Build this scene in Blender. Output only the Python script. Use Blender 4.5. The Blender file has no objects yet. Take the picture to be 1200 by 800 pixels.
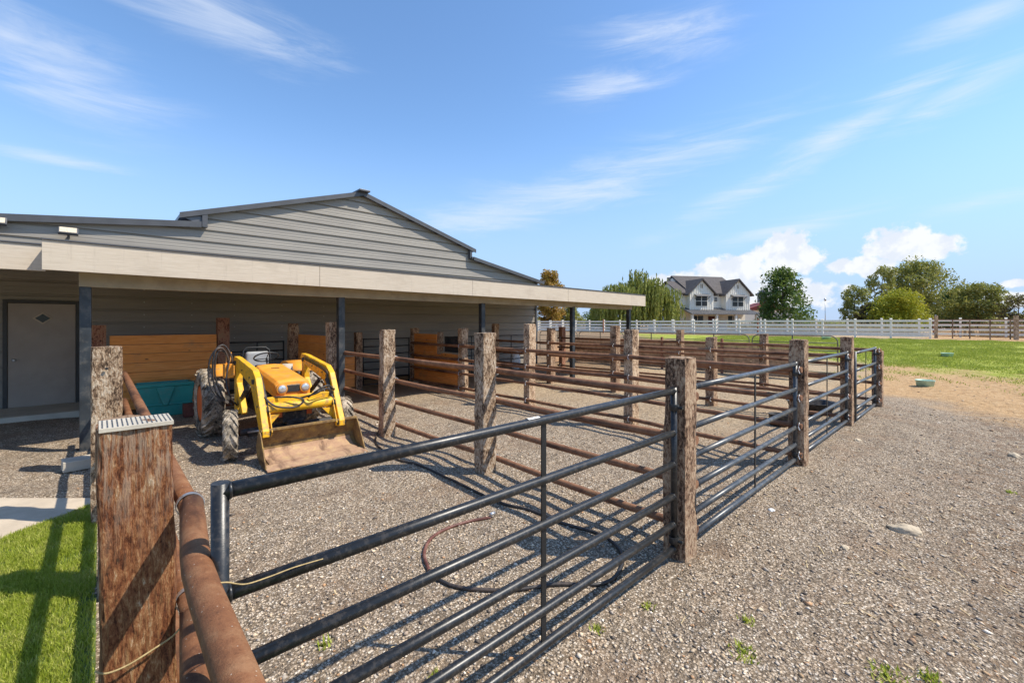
import bpy, bmesh, math, random
import numpy as np
from mathutils import Vector, Matrix, noise as mnoise
R = math.radians
rnd = random.Random(7)
S = bpy.context.scene
C = S.collection
FPX, HOR, CH = 515.0, 378.0, 1.89
CA, SA = math.cos(R(46.8)), math.sin(R(46.8))

# ---------------------------------------------------------------- helpers
class MB:
    def __init__(s):
        s.bm = bmesh.new()
    def box(s, x0, x1, y0, y1, z0, z1, m=None):
        vs = [s.bm.verts.new(Vector((x, y, z)) if m is None else m @ Vector((x, y, z)))
              for x in (x0, x1) for y in (y0, y1) for z in (z0, z1)]
        for f in ((0,1,3,2),(4,6,7,5),(0,4,5,1),(2,3,7,6),(0,2,6,4),(1,5,7,3)):
            s.bm.faces.new([vs[i] for i in f])
        return s
    def bar(s, p0, p1, w, h, up=(0,0,1)):
        p0, p1 = Vector(p0), Vector(p1)
        d = (p1-p0); L = d.length; d.normalize()
        up = Vector(up)
        if abs(d.dot(up)) > .99: up = Vector((0,1,0))
        r = d.cross(up).normalized(); u = r.cross(d)
        m = Matrix.Translation(p0) @ Matrix((r, d, u)).transposed().to_4x4()
        return s.box(-w/2, w/2, 0, L, -h/2, h/2, m)
    def tube(s, pts, r, n=12, cap=True, closed=False):
        pts = [Vector(p) for p in pts]
        rings = []; prev = None
        N = len(pts)
        for i, p in enumerate(pts):
            if closed: t = pts[(i+1) % N]-pts[i-1]
            else: t = pts[min(i+1, N-1)]-pts[max(i-1, 0)]
            t.normalize()
            if prev is None:
                a = Vector((0,0,1)) if abs(t.z) < .9 else Vector((1,0,0))
                u = t.cross(a).normalized()
            else:
                u = (prev - t*prev.dot(t)).normalized()
            prev = u; v = t.cross(u)
            rr = r[i] if isinstance(r, (list, tuple)) else r
            rings.append([s.bm.verts.new(p+(u*math.cos(2*math.pi*k/n)+v*math.sin(2*math.pi*k/n))*rr) for k in range(n)])
        M = N if closed else N-1
        for i in range(M):
            a, b = rings[i], rings[(i+1) % N]
            for k in range(n):
                f = s.bm.faces.new((a[k], a[(k+1) % n], b[(k+1) % n], b[k])); f.smooth = True
        if cap and not closed:
            s.bm.faces.new(rings[0][::-1]); s.bm.faces.new(rings[-1])
        return s
    def lathe(s, prof, c, axis='x', n=32, smooth=True):
        c = Vector(c); rings = []
        for (a, r) in prof:
            ring = []
            for k in range(n):
                t = 2*math.pi*k/n
                if axis == 'x': v = Vector((a, r*math.cos(t), r*math.sin(t)))
                elif axis == 'y': v = Vector((r*math.cos(t), a, r*math.sin(t)))
                else: v = Vector((r*math.cos(t), r*math.sin(t), a))
                ring.append(s.bm.verts.new(c+v))
            rings.append(ring)
        for i in range(len(rings)-1):
            for k in range(n):
                f = s.bm.faces.new((rings[i][k], rings[i][(k+1) % n], rings[i+1][(k+1) % n], rings[i+1][k])); f.smooth = smooth
        s.bm.faces.new(rings[0][::-1]); s.bm.faces.new(rings[-1])
        return s
    def prism(s, pts, a, b, axis='x'):
        def P(p, q):
            if axis == 'x': return Vector((q, p[0], p[1]))
            if axis == 'y': return Vector((p[0], q, p[1]))
            return Vector((p[0], p[1], q))
        A = [s.bm.verts.new(P(p, a)) for p in pts]; B = [s.bm.verts.new(P(p, b)) for p in pts]
        n = len(pts)
        s.bm.faces.new(A[::-1]); s.bm.faces.new(B)
        for i in range(n): s.bm.faces.new((A[i], A[(i+1) % n], B[(i+1) % n], B[i]))
        return s
    def quad(s, *p):
        s.bm.faces.new([s.bm.verts.new(Vector(q)) for q in p]); return s
    def build(s, name, mat, parent=None, bevel=0, loc=None, segs=2, label=None):
        bmesh.ops.recalc_face_normals(s.bm, faces=s.bm.faces)
        me = bpy.data.meshes.new(name); s.bm.to_mesh(me); s.bm.free()
        if mat: me.materials.append(mat)
        o = bpy.data.objects.new(name, me); C.objects.link(o)
        if parent: o.parent = parent
        if loc: o.location = loc
        if label: o['label'] = label
        if bevel:
            b = o.modifiers.new('bevel', 'BEVEL'); b.width = bevel; b.segments = segs; b.limit_method = 'ANGLE'; b.angle_limit = R(35)
        return o

def tag(o, label=None, cat=None, group=None, kind=None):
    if label: o['label'] = label
    if cat: o['category'] = cat
    if group: o['group'] = group
    if kind: o['kind'] = kind
    return o
def empty(name, loc, label, cat, group=None, rz=0):
    o = bpy.data.objects.new(name, None); C.objects.link(o); o.location = loc; o.rotation_euler = (0,0,rz)
    o.empty_display_size = .2
    return tag(o, label, cat, group)
def copy_tree(o, parent=None):
    c = o.copy(); C.objects.link(c)
    if parent: c.parent = parent
    for ch in list(o.children): copy_tree(ch, c)
    return c
def raw_mesh(name, verts, faces, mat, parent=None, smooth=False, cols=None):
    me = bpy.data.meshes.new(name)
    verts = np.asarray(verts, dtype=np.float32); faces = np.asarray(faces, dtype=np.int32)
    k = faces.shape[1]
    me.vertices.add(len(verts)); me.vertices.foreach_set('co', verts.ravel())
    me.loops.add(faces.size); me.loops.foreach_set('vertex_index', faces.ravel())
    me.polygons.add(len(faces))
    me.polygons.foreach_set('loop_start', np.arange(0, faces.size, k, dtype=np.int32))
    me.polygons.foreach_set('loop_total', np.full(len(faces), k, dtype=np.int32))
    if smooth: me.polygons.foreach_set('use_smooth', np.ones(len(faces), dtype=bool))
    if cols is not None:
        at = me.color_attributes.new('tint', 'FLOAT_COLOR', 'POINT')
        at.data.foreach_set('color', np.asarray(cols, dtype=np.float32).ravel())
    me.update(); me.validate()
    me.materials.append(mat)
    o = bpy.data.objects.new(name, me); C.objects.link(o)
    if parent: o.parent = parent
    return o

def smooth(pts, n=7):
    P3 = [Vector(p) for p in pts]; out = []
    for i in range(len(P3)-1):
        p0, p1, p2, p3 = P3[max(i-1, 0)], P3[i], P3[i+1], P3[min(i+2, len(P3)-1)]
        for k in range(n):
            t = k/n; out.append(.5*((2*p1)+(-p0+p2)*t+(2*p0-5*p1+4*p2-p3)*t*t+(-p0+3*p1-3*p2+p3)*t**3))
    out.append(P3[-1]); return [tuple(v) for v in out]
# terrain height
def sstep(a, b, x):
    t = np.clip((x-a)/(b-a), 0, 1); return t*t*(3-2*t)
def gz_base(x, y):
    return .72*sstep(17, 44, x)
def gz(x, y):
    x = np.asarray(x, dtype=float); y = np.asarray(y, dtype=float)
    b = .012*np.sin(x*2.1+y*1.3+1)+.010*np.sin(x*.9-y*2.7)+.007*np.sin(x*5.1+2*np.sin(y*3.3))+.006*np.sin(y*6.3-x*1.7)
    fade = np.clip((np.hypot(x, y)-1.5)/2, .0, 1)
    open_ = sstep(.3, -1.2, y)
    b = b*(1+1.1*open_)+open_*(.010*np.sin(x*7.3+2*np.sin(y*4.1))*np.sin(y*8.7+x*1.9)+.007*np.sin(x*14.1+y*5)*np.sin(y*12.3-x*3))
    return gz_base(x, y)+b*fade-.005
def G(x, y): return float(gz(x, y))

# ---------------------------------------------------------------- materials
class NT:
    def __init__(s, name, kind='mat'):
        if kind == 'mat':
            s.m = bpy.data.materials.new(name); s.m.use_nodes = True; s.t = s.m.node_tree
        else: s.m = kind; s.t = kind.node_tree
        s.t.nodes.clear()
    def n(s, typ, **kw):
        nd = s.t.nodes.new(typ)
        for k, v in kw.items():
            if k.startswith('i_'):
                key = k[2:]
                key = int(key) if key.isdigit() else key.replace('_', ' ')
                s.set(nd.inputs[key], v)
            else: setattr(nd, k, v)
        return nd
    def set(s, inp, v):
        if isinstance(v, bpy.types.NodeSocket): s.t.links.new(v, inp)
        elif isinstance(v, bpy.types.Node): s.t.links.new(v.outputs[0], inp)
        else:
            if isinstance(v, tuple) and len(v) == 3 and inp.type == 'RGBA': v = (*v, 1)
            inp.default_value = v
    def math(s, op, a, b=None, c=None, clamp=False):
        nd = s.t.nodes.new('ShaderNodeMath'); nd.operation = op; nd.use_clamp = clamp
        s.set(nd.inputs[0], a)
        if b is not None: s.set(nd.inputs[1], b)
        if c is not None: s.set(nd.inputs[2], c)
        return nd.outputs[0]
    def mix(s, f, a, b, mode='MIX'):
        nd = s.t.nodes.new('ShaderNodeMix'); nd.data_type = 'RGBA'; nd.blend_type = mode
        s.set(nd.inputs[0], f); s.set(nd.inputs[6], a); s.set(nd.inputs[7], b)
        return nd.outputs[2]
    def ss(s, v, a, b):
        nd = s.t.nodes.new('ShaderNodeMapRange'); nd.interpolation_type = 'SMOOTHSTEP'
        s.set(nd.inputs[0], v); nd.inputs[1].default_value = a; nd.inputs[2].default_value = b
        return nd.outputs[0]
    def ramp(s, v, stops):
        nd = s.t.nodes.new('ShaderNodeValToRGB'); e = nd.color_ramp.elements
        while len(e) < len(stops): e.new(.5)
        for i, (p, c) in enumerate(stops):
            e[i].position = p; e[i].color = (*c, 1) if isinstance(c, tuple) else (c, c, c, 1)
        s.set(nd.inputs[0], v); return nd.outputs[0]
    def pos(s, scale=(1,1,1), obj=False, rot=(0,0,0)):
        if obj: src = s.n('ShaderNodeTexCoord').outputs['Object']
        else: src = s.n('ShaderNodeNewGeometry').outputs['Position']
        mp = s.n('ShaderNodeMapping'); s.set(mp.inputs[0], src); mp.inputs['Scale'].default_value = scale; mp.inputs['Rotation'].default_value = rot
        return mp.outputs[0]
    def noise(s, vec, scale, detail=4, rough=.55, dist=0):
        return s.n('ShaderNodeTexNoise', i_Vector=vec, i_Scale=scale, i_Detail=detail, i_Roughness=rough, i_Distortion=dist).outputs[0]
    def vor(s, vec, scale, feature='F1', out=0, rand=1):
        nd = s.n('ShaderNodeTexVoronoi', feature=feature); s.set(nd.inputs['Vector'], vec); nd.inputs['Scale'].default_value = scale
        nd.inputs['Randomness'].default_value = rand
        return nd.outputs[out]
    def bump(s, h, strength=.5, dist=.01, nrm=None):
        nd = s.n('ShaderNodeBump', i_Strength=strength, i_Distance=dist, i_Height=h)
        if nrm is not None: s.set(nd.inputs['Normal'], nrm)
        return nd.outputs[0]
    def out(s, col, rough=.7, metal=0, nrm=None, spec=.5, extra=None, alpha=None):
        p = s.n('ShaderNodeBsdfPrincipled')
        s.set(p.inputs['Base Color'], col); s.set(p.inputs['Roughness'], rough); s.set(p.inputs['Metallic'], metal)
        s.set(p.inputs['Specular IOR Level'], spec)
        if nrm is not None: s.set(p.inputs['Normal'], nrm)
        if extra:
            for k, v in extra.items(): s.set(p.inputs[k], v)
        o = s.n('ShaderNodeOutputMaterial'); s.t.links.new(p.outputs[0], o.inputs[0])
        s.p = p
        return s.m

def simple(name, col, rough=.6, metal=0, var=.15, vscale=8, bump=.1, bscale=60, spec=.5, dirt=None, dirtamt=.4, dscale=5):
    t = NT(name); P = t.pos()
    n1 = t.noise(P, vscale, 5)
    c = t.mix(t.ss(n1, .3, .7), tuple(x*(1-var) for x in col), tuple(min(1, x*(1+var)) for x in col))
    if dirt:
        c = t.mix(t.math('MULTIPLY', t.ss(t.noise(P, dscale, 8, .7), .48, .62), dirtamt), c, dirt)
    b = t.bump(t.noise(P, bscale, 4), bump, .005)
    return t.out(c, rough, metal, b, spec)

def tie_mat(name, warm=1.0, seedoff=0.0, bleach=.5):
    """weathered railroad tie: creosote brown, vertical checks, pale worn fibres"""
    t = NT(name)
    Pv = t.pos((1,1,.10)); P = t.pos((1,1,1))
    oi = t.n('ShaderNodeObjectInfo').outputs['Random']
    fine = t.noise(t.pos((1,1,.16)), 95, 6, .65, .6)
    med = t.noise(t.pos((1,1,.3)), 24, 6, .7, .4)
    sp = t.noise(t.pos((1,1,.45)), 55, 5, .75)
    patch = t.noise(P, 3.2, 4, .6)
    c = t.ramp(med, [(.2, (.022*warm,.012,.007)), (.42, (.085*warm,.040,.020)), (.58, (.17*warm,.085,.045)), (.8, (.33*warm,.20,.12))])
    pale = t.mix(oi, (.44,.32,.22), (.36,.28,.21))
    m = t.math('MULTIPLY', t.ss(sp, .53, .66), t.ss(patch, .3+.1*(1-bleach), .62))
    c = t.mix(t.math('MULTIPLY', m, bleach), c, pale)
    crack = t.ss(fine, .36, .26)
    c = t.mix(crack, c, (.012,.008,.006))
    h = t.math('ADD', t.math('MULTIPLY', fine, .6), t.math('MULTIPLY', med, .9))
    return t.out(c, .88, 0, t.bump(h, .9, .014), .25)

M = {}
M['tie'] = tie_mat('creosote_timber', 1.15, bleach=.45)
M['tie_pale'] = tie_mat('bleached_timber', 1.05, bleach=.85)
M['tie_red'] = tie_mat('red_timber', 1.25, bleach=.4)
def speckle_tie(name, k, warm, pale):
    t = NT(name)
    P = t.pos((1,1,.5))
    sp = t.noise(P, 44, 6, .75, .6); big = t.noise(t.pos((1,1,.6)), 6, 5, .65)
    fine = t.noise(t.pos((1,1,.1)), 110, 5, .6)
    v = t.math('ADD', sp, t.math('MULTIPLY', t.math('SUBTRACT', big, .5), .55))
    c = t.ramp(v, [(.30, (.022,.015,.010)), (.42, (.10*warm*k,.062*k,.038*k)), (.50, (.27*warm*k,.18*k,.11*k)), (.61, pale)])
    c = t.mix(t.ss(fine, .37, .27), c, (.014,.009,.006))
    return t.out(c, .9, 0, t.bump(t.math('ADD', sp, fine), 1.0, .016), .2)
M['tie_speck'] = speckle_tie('speckled_timber', 1.45, 1.0, (.60,.48,.35))
M['tie'] = speckle_tie('dark_speckled_timber', 1.25, 1.08, (.56,.41,.27))
M['tie_pale'] = speckle_tie('pale_timber', 1.8, 1.02, (.72,.55,.37))
M['tie_red'] = speckle_tie('redbrown_timber', 1.0, 1.5, (.36,.22,.13))

def rust_mat(name, a, b, c3):
    t = NT(name); P = t.pos()
    n1 = t.noise(P, 9, 8, .7); n2 = t.noise(P, 60, 5, .7); n3 = t.noise(t.pos((1,.25,1)), 5, 4, .6)
    c = t.ramp(n1, [(.3, a), (.5, b), (.68, c3)])
    c = t.mix(t.ss(n3, .5, .66), c, tuple(x*.55 for x in a))
    c = t.mix(t.math('MULTIPLY', t.ss(n2, .56, .7), .35), c, (.42,.22,.10))
    c = t.mix(t.ss(t.vor(P, 38), .09, .05), c, (.45,.38,.30))
    n4 = t.noise(P, 130, 4, .8)
    c = t.mix(t.math('MULTIPLY', t.ss(n4, .55, .68), .45), c, tuple(x*.4 for x in a))
    return t.out(c, .78, .1, t.bump(t.math('ADD', n2, n4), .55, .005), .3)
M['rust'] = rust_mat('rusty_pipe', (.16,.075,.043), (.27,.13,.07), (.35,.19,.10))
M['rust_big'] = rust_mat('rusty_wellpipe', (.11,.045,.022), (.22,.092,.040), (.30,.155,.075))
M['gate'] = simple('black_gate_paint', (.012,.013,.014), .36, 0, .25, 6, .06, 200, .5, (.15,.125,.10), .22, 40)
M['gate_grey'] = simple('grey_gate_paint', (.055,.062,.068), .38, .15, .25, 6, .06, 150, .6, (.22,.19,.15), .35, 12)
M['gate_stay'] = simple('stay_bar', (.012,.013,.014), .5)
M['zinc'] = simple('galvanised', (.55,.56,.57), .38, .8, .15, 30, .1)
M['wire'] = simple('tie_wire', (.62,.62,.60), .4, .5)
M['steel_dark'] = simple('dark_steel', (.026,.032,.037), .5, .1, .3, 4, .1, 80, .5, (.25,.22,.18), .2, 6)
def fascia_mat():
    t = NT('beige_board')
    g = t.noise(t.pos((.35,1,7)), 9, 7, .7); n = t.noise(t.pos(), 1.6, 6, .65); st = t.noise(t.pos((5,5,.5)), 2.2, 6, .7)
    c = t.ramp(g, [(.3, (.46,.39,.30)), (.5, (.54,.46,.36)), (.7, (.59,.52,.42))])
    c = t.mix(t.math('MULTIPLY', t.ss(n, .5, .7), .3), c, (.38,.31,.235))
    c = t.mix(t.math('MULTIPLY', t.ss(st, .56, .7), .28), c, (.30,.25,.19))
    return t.out(c, .75, 0, t.bump(g, .35, .004), .25)
M['fascia'] = fascia_mat()
M['beam'] = simple('beam_board', (.36,.31,.22), .75, 0, .1, 3, .2, 60, .3, (.25,.2,.15), .3, 5)
M['trim'] = simple('charcoal_trim', (.085,.085,.088), .45, .3, .1, 4)
M['roofmetal'] = simple('roof_metal', (.12,.12,.125), .4, .4, .1, 4)
def siding():
    t = NT('metal_siding'); P = t.pos()
    n = t.noise(t.pos((.25,1,1)), 2.2, 5, .6)
    n2 = t.noise(t.pos((6,1,.5)), 3, 5, .7)
    c = t.mix(t.ss(n, .3, .7), (.265,.24,.205), (.315,.285,.24))
    c = t.mix(t.math('MULTIPLY', t.ss(n2, .5, .75), .25), c, (.33,.30,.25))
    return t.out(c, .5, .05, t.bump(n2, .04, .01), .4)
M['siding'] = siding()
M['door'] = simple('door_paint', (.37,.315,.265), .55, 0, .06, 3, .08, 120, .4, (.30,.26,.2), .25, 5)
M['doorframe'] = simple('door_frame', (.035,.036,.036), .5)
M['glassdark'] = simple('dark_glass', (.012,.015,.014), .3, 0, .3, 3, 0)
def concrete(name, col):
    t = NT(name); P = t.pos()
    n = t.noise(P, 2.5, 8, .65); n2 = t.noise(P, 60, 6, .7)
    c = t.mix(t.ss(n, .35, .65), tuple(x*.82 for x in col), col)
    c = t.mix(t.math('MULTIPLY', t.ss(n2, .52, .66), .3), c, tuple(x*.6 for x in col))
    return t.out(c, .85, 0, t.bump(n2, .4, .004), .2)
M['concrete'] = concrete('concrete', (.56,.46,.34))
M['slab'] = concrete('slab_concrete', (.56,.50,.40))
def plank():
    t = NT('pine_planks')
    P = t.pos()
    gr = t.noise(t.pos((.6,.6,9)), 5, 7, .65, .6)
    kn = t.vor(t.pos((.7,.7,1.6)), 3.4)
    z = t.n('ShaderNodeSeparateXYZ', i_Vector=P).outputs[2]
    row = t.math('FLOOR', t.math('DIVIDE', z, .19))
    rn = t.n('ShaderNodeTexWhiteNoise', noise_dimensions='1D'); t.set(rn.inputs['W'], row)
    c = t.ramp(gr, [(.3, (.60,.18,.035)), (.52, (.82,.31,.07)), (.72, (.88,.42,.14))])
    c = t.mix(t.math('MULTIPLY', rn.outputs[0], .35), c, (.60,.22,.035))
    c = t.mix(t.ss(kn, .10, .05), c, (.14,.055,.018))
    c = t.mix(t.math('MULTIPLY', t.ss(t.noise(P, 2.6, 5, .6), .55, .72), .45), c, (.26,.16,.09))
    return t.out(c, .6, 0, t.bump(gr, .3, .004), .35)
M['plank'] = plank()
M['fenceboard'] = simple('weathered_board', (.46,.29,.17), .8, 0, .25, 5, .4, 40, .25, (.16,.10,.06), .5, 6)
M['vinyl'] = simple('white_vinyl', (.90,.83,.70), .5, 0, .03, 2, .02, 60, .4, (.55,.48,.38), .2, 3)
M['teal'] = simple('teal_plastic', (.018,.25,.215), .42, 0, .12, 3, .05, 50, .5, (.10,.17,.15), .35, 6)
M['redbrown'] = simple('redbrown_wood', (.12,.035,.022), .8, 0, .2, 14, .5)
M['blackrub'] = simple('black_rubber', (.025,.025,.026), .6, 0, .3, 10, .2, 60, .4, (.20,.16,.12), .35, 9)
M['hose'] = simple('hose_black', (.022,.02,.019), .5, 0, .3, 5, .1, 60, .5, (.25,.17,.12), .3, 4)
M['hose_red'] = simple('hose_red', (.14,.05,.035), .55, 0, .3, 8, .1, 60, .5, (.3,.2,.15), .35, 8)
M['rope'] = simple('tan_rope', (.42,.31,.14), .8, 0, .2, 40, .5, 200)
M['cream'] = simple('cream_rope', (.62,.52,.38), .85, 0, .2, 40, .8, 160)
M['whitesack'] = simple('white_sack', (.72,.71,.68), .7, 0, .08, 6, .3, 12)
M['panelpaint'] = simple('panel_paint', (.13,.125,.09), .6)
M['greenplastic'] = simple('green_plastic', (.42,.60,.46), .5, 0, .15, 8)
M['rock'] = simple('field_rock', (.50,.41,.29), .9, 0, .22, 12, 1.0, 30, .2, (.30,.23,.16), .5, 8)
# tractor
M['yellow'] = simple('loader_yellow', (.80,.43,.015), .5, 0, .14, 7, .1, 60, .4, (.30,.18,.07), .75, 14)
M['hood'] = simple('hood_orange', (.84,.33,.035), .5, 0, .14, 5, .08, 60, .4, (.42,.26,.10), .6, 10)
M['orange'] = simple('rim_orange', (.74,.14,.018), .5, 0, .12, 7, .05, 60, .5, (.40,.24,.12), .35, 9)
M['mudtyre_unused'] = simple('muddy_tyre', (.075,.067,.058), .9, 0, .3, 20, .5, 60, .2, (.46,.39,.30), 1.0, 5)
def mud():
    t = NT('muddy_tyre'); P = t.pos()
    n = t.noise(P, 7, 7, .7); f = t.noise(P, 45, 5, .7)
    v = t.math('ADD', t.math('MULTIPLY', n, .7), t.math('MULTIPLY', f, .35))
    c = t.ramp(v, [(.40, (.035,.031,.027)), (.47, (.13,.11,.085)), (.53, (.30,.25,.19)), (.62, (.50,.43,.34))])
    return t.out(c, .95, 0, t.bump(f, .6, .008), .15)
M['mudtyre'] = mud()
M['bucket'] = rust_mat('bucket_rust', (.15,.085,.04), (.25,.155,.065), (.42,.27,.07))
M['bucket_light'] = rust_mat('bucket_worn', (.34,.20,.125), (.43,.27,.165), (.52,.36,.18))
M['engine'] = simple('greasy_iron', (.04,.037,.035), .6, .3, .4, 20, .4, 50, .4, (.25,.19,.12), .5, 9)
M['chrome'] = simple('lamp_lens', (.72,.72,.70), .12, .6, .05)
M['seat'] = simple('seat_vinyl', (.30,.30,.29), .55, 0, .1)
M['grille'] = simple('grille', (.22,.18,.13), .6, .4, .2, 40)
# house
M['housewall'] = simple('board_batten', (.86,.80,.68), .7, 0, .04)
M['houseroof'] = simple('shingles', (.085,.072,.066), .85, 0, .25, 3, .4, 12)
M['porchroof'] = simple('porch_metal', (.17,.165,.165), .5, .3, .1, 3)
M['redbarn'] = simple('red_barn', (.22,.045,.03), .7)
M['bark'] = simple('bark', (.10,.075,.055), .9, 0, .3, 10, .8, 20)

def leaf_mat(name, a, b, c3, trans=.38, nscale=.8):
    t = NT(name); P = t.pos()
    n1 = t.noise(P, nscale, 4, .7)
    wn = t.n('ShaderNodeTexWhiteNoise', noise_dimensions='3D')
    gi = t.n('ShaderNodeNewGeometry')
    t.set(wn.inputs['Vector'], t.n('ShaderNodeCombineXYZ', i_X=gi.outputs['Random Per Island']).outputs[0])
    f = t.math('ADD', t.math('MULTIPLY', n1, .65), t.math('MULTIPLY', wn.outputs[0], .4))
    c = t.ramp(f, [(.25, a), (.52, b), (.8, c3)])
    d = t.n('ShaderNodeBsdfPrincipled'); t.set(d.inputs['Base Color'], c); d.inputs['Roughness'].default_value = .55
    d.inputs['Specular IOR Level'].default_value = .3
    tr = t.n('ShaderNodeBsdfTranslucent'); t.set(tr.inputs[0], t.mix(.5, c, (.18,.22,.03)))
    mx = t.n('ShaderNodeMixShader'); mx.inputs[0].default_value = trans
    t.t.links.new(d.outputs[0], mx.inputs[1]); t.t.links.new(tr.outputs[0], mx.inputs[2])
    o = t.n('ShaderNodeOutputMaterial'); t.t.links.new(mx.outputs[0], o.inputs[0])
    return t.m
M['leaf_green'] = leaf_mat('leaf_green', (.045,.09,.025), (.09,.16,.04), (.17,.23,.055))
M['leaf_olive'] = leaf_mat('leaf_olive', (.15,.17,.045), (.31,.32,.085), (.50,.44,.14))
M['leaf_willow'] = leaf_mat('leaf_willow', (.14,.17,.035), (.28,.30,.065), (.48,.44,.11))
M['leaf_yellow'] = leaf_mat('leaf_yellow', (.24,.28,.02), (.42,.42,.03), (.58,.50,.06))
M['leaf_autumn'] = leaf_mat('leaf_autumn', (.20,.16,.03), (.44,.26,.05), (.62,.32,.07))
M['leaf_red'] = leaf_mat('leaf_purple', (.045,.035,.025), (.085,.06,.04), (.15,.11,.07))
M['grass'] = leaf_mat('grass_blades', (.25,.31,.025), (.42,.49,.05), (.70,.66,.20), .45, 3.5)
M['grass_far'] = leaf_mat('pasture_blades', (.26,.30,.03), (.38,.44,.06), (.55,.52,.16), .4, .5)

# ground material
def ground_mat():
    t = NT('ground_mix')
    geo = t.n('ShaderNodeNewGeometry').outputs['Position']
    sx = t.n('ShaderNodeSeparateXYZ', i_Vector=geo); X, Y = sx.outputs[0], sx.outputs[1]
    warp = t.noise(t.pos(), .9, 5, .6); wb = t.noise(t.pos(), .33, 4, .6)
    ws = t.math('MULTIPLY', t.math('SUBTRACT', warp, .5), 2.4)
    # gravel stones
    P = t.pos()
    v1 = t.n('ShaderNodeTexVoronoi', feature='F1'); t.set(v1.inputs['Vector'], P); v1.inputs['Scale'].default_value = 63
    v2 = t.n('ShaderNodeTexVoronoi', feature='F1'); t.set(v2.inputs['Vector'], P); v2.inputs['Scale'].default_value = 24
    s1 = t.n('ShaderNodeSeparateColor', i_0=v1.outputs['Color']).outputs[0]
    s2 = t.n('ShaderNodeSeparateColor', i_0=v2.outputs['Color']).outputs[1]
    stops = [(0, (.08,.065,.052)), (.24, (.24,.195,.155)), (.42, (.46,.37,.275)), (.62, (.37,.325,.275)), (.8, (.64,.52,.40)), (.95, (.82,.75,.65))]
    c = t.ramp(s1, stops)
    c = t.mix(t.math('MULTIPLY', t.ss(s2, .75, .9), .55), c, t.ramp(s2, [(.7, (.24,.20,.17)), (1, (.62,.53,.42))]))
    c = t.mix(t.math('MULTIPLY', t.ss(v1.outputs['Distance'], .32, .66), .88), c, (.07,.055,.042))
    c = t.mix(.18, c, (.50,.37,.23))
    c = t.mix(1.0, c, (1.20,1.165,1.11), 'MULTIPLY')
    rut = t.noise(t.pos((.22,1.3,1)), 1.6, 6, .7, .5)
    c = t.mix(t.math('MULTIPLY', t.ss(rut, .54, .68), .35), c, (.16,.115,.08))
    big = t.noise(P, 1.1, 6, .65)
    c = t.mix(t.math('MULTIPLY', t.ss(big, .50, .68), .5), c, (.28,.18,.11))
    c = t.mix(t.math('MULTIPLY', t.ss(t.noise(P, 2.7, 6, .7), .56, .36), .28), c, (.12,.095,.075))
    clod = t.noise(P, 6.5, 6, .7)
    opn = t.ss(Y, .9, -.2)
    c = t.mix(t.math('MULTIPLY', t.math('MULTIPLY', t.ss(clod, .47, .60), opn), .68), c, (.21,.135,.08))
    # dirt
    dn = t.noise(P, 5, 7, .7); df = t.noise(P, 42, 5, .7)
    dirt = t.ramp(dn, [(.28, (.34,.20,.095)), (.5, (.53,.335,.165)), (.72, (.62,.44,.25))])
    dirt = t.mix(t.math('MULTIPLY', t.ss(df, .55, .68), .6), dirt, (.17,.105,.06))
    s_ = t.math('SUBTRACT', t.math('MULTIPLY', t.math('SUBTRACT', X, 11.75), .558), t.math('MULTIPLY', t.math('ADD', Y, .92), .829))
    m1 = t.ss(t.math('ADD', s_, ws), -.5, .7)
    pen = t.math('MULTIPLY', t.ss(t.math('ADD', X, ws), 5.5, 9.5), t.ss(t.math('ADD', Y, t.math('MULTIPLY', ws, .5)), 1.9, 3.4))
    pen = t.math('MULTIPLY', pen, .72)
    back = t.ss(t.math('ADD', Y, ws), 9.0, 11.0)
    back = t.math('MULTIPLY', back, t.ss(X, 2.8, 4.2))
    farx = t.ss(X, 14.2, 15.5)
    m = t.math('MAXIMUM', t.math('MAXIMUM', m1, pen), t.math('MAXIMUM', back, farx))
    sand = t.mix(t.ss(t.noise(P, 14, 6, .7), .35, .7), (.36,.255,.15), (.58,.45,.29))
    dsel = t.mix(t.ss(Y, 2.2, 3.4), dirt, sand)
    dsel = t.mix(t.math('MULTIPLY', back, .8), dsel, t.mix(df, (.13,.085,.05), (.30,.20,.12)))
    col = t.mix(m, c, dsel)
    # pasture tint under the blades
    s2_ = t.math('SUBTRACT', t.math('MULTIPLY', t.math('SUBTRACT', X, 21), .7), t.math('MULTIPLY', Y, .5))
    gm = t.math('MULTIPLY', t.ss(t.math('ADD', s2_, t.math('MULTIPLY', t.math('ADD', ws, t.math('MULTIPLY', t.math('SUBTRACT', wb, .5), 9)), 1.0)), -.8, 2.4),
                t.ss(X, 43.0, 41.0))
    gc = t.ramp(t.noise(P, 1.3, 7, .75), [(.3, (.22,.25,.03)), (.5, (.33,.37,.05)), (.72, (.46,.42,.14))])
    col = t.mix(gm, col, gc)
    h = t.math('ADD', t.math('MULTIPLY', v1.outputs['Distance'], -.8), t.math('MULTIPLY', v2.outputs['Distance'], -.4))
    bg = t.bump(h, .8, .012)
    b2 = t.bump(t.math('ADD', t.math('MULTIPLY', clod, 1.0), t.math('MULTIPLY', dn, .3)), 1.0, .085, bg)
    return t.out(col, .92, 0, b2, .15)
M['ground'] = ground_mat()

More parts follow.
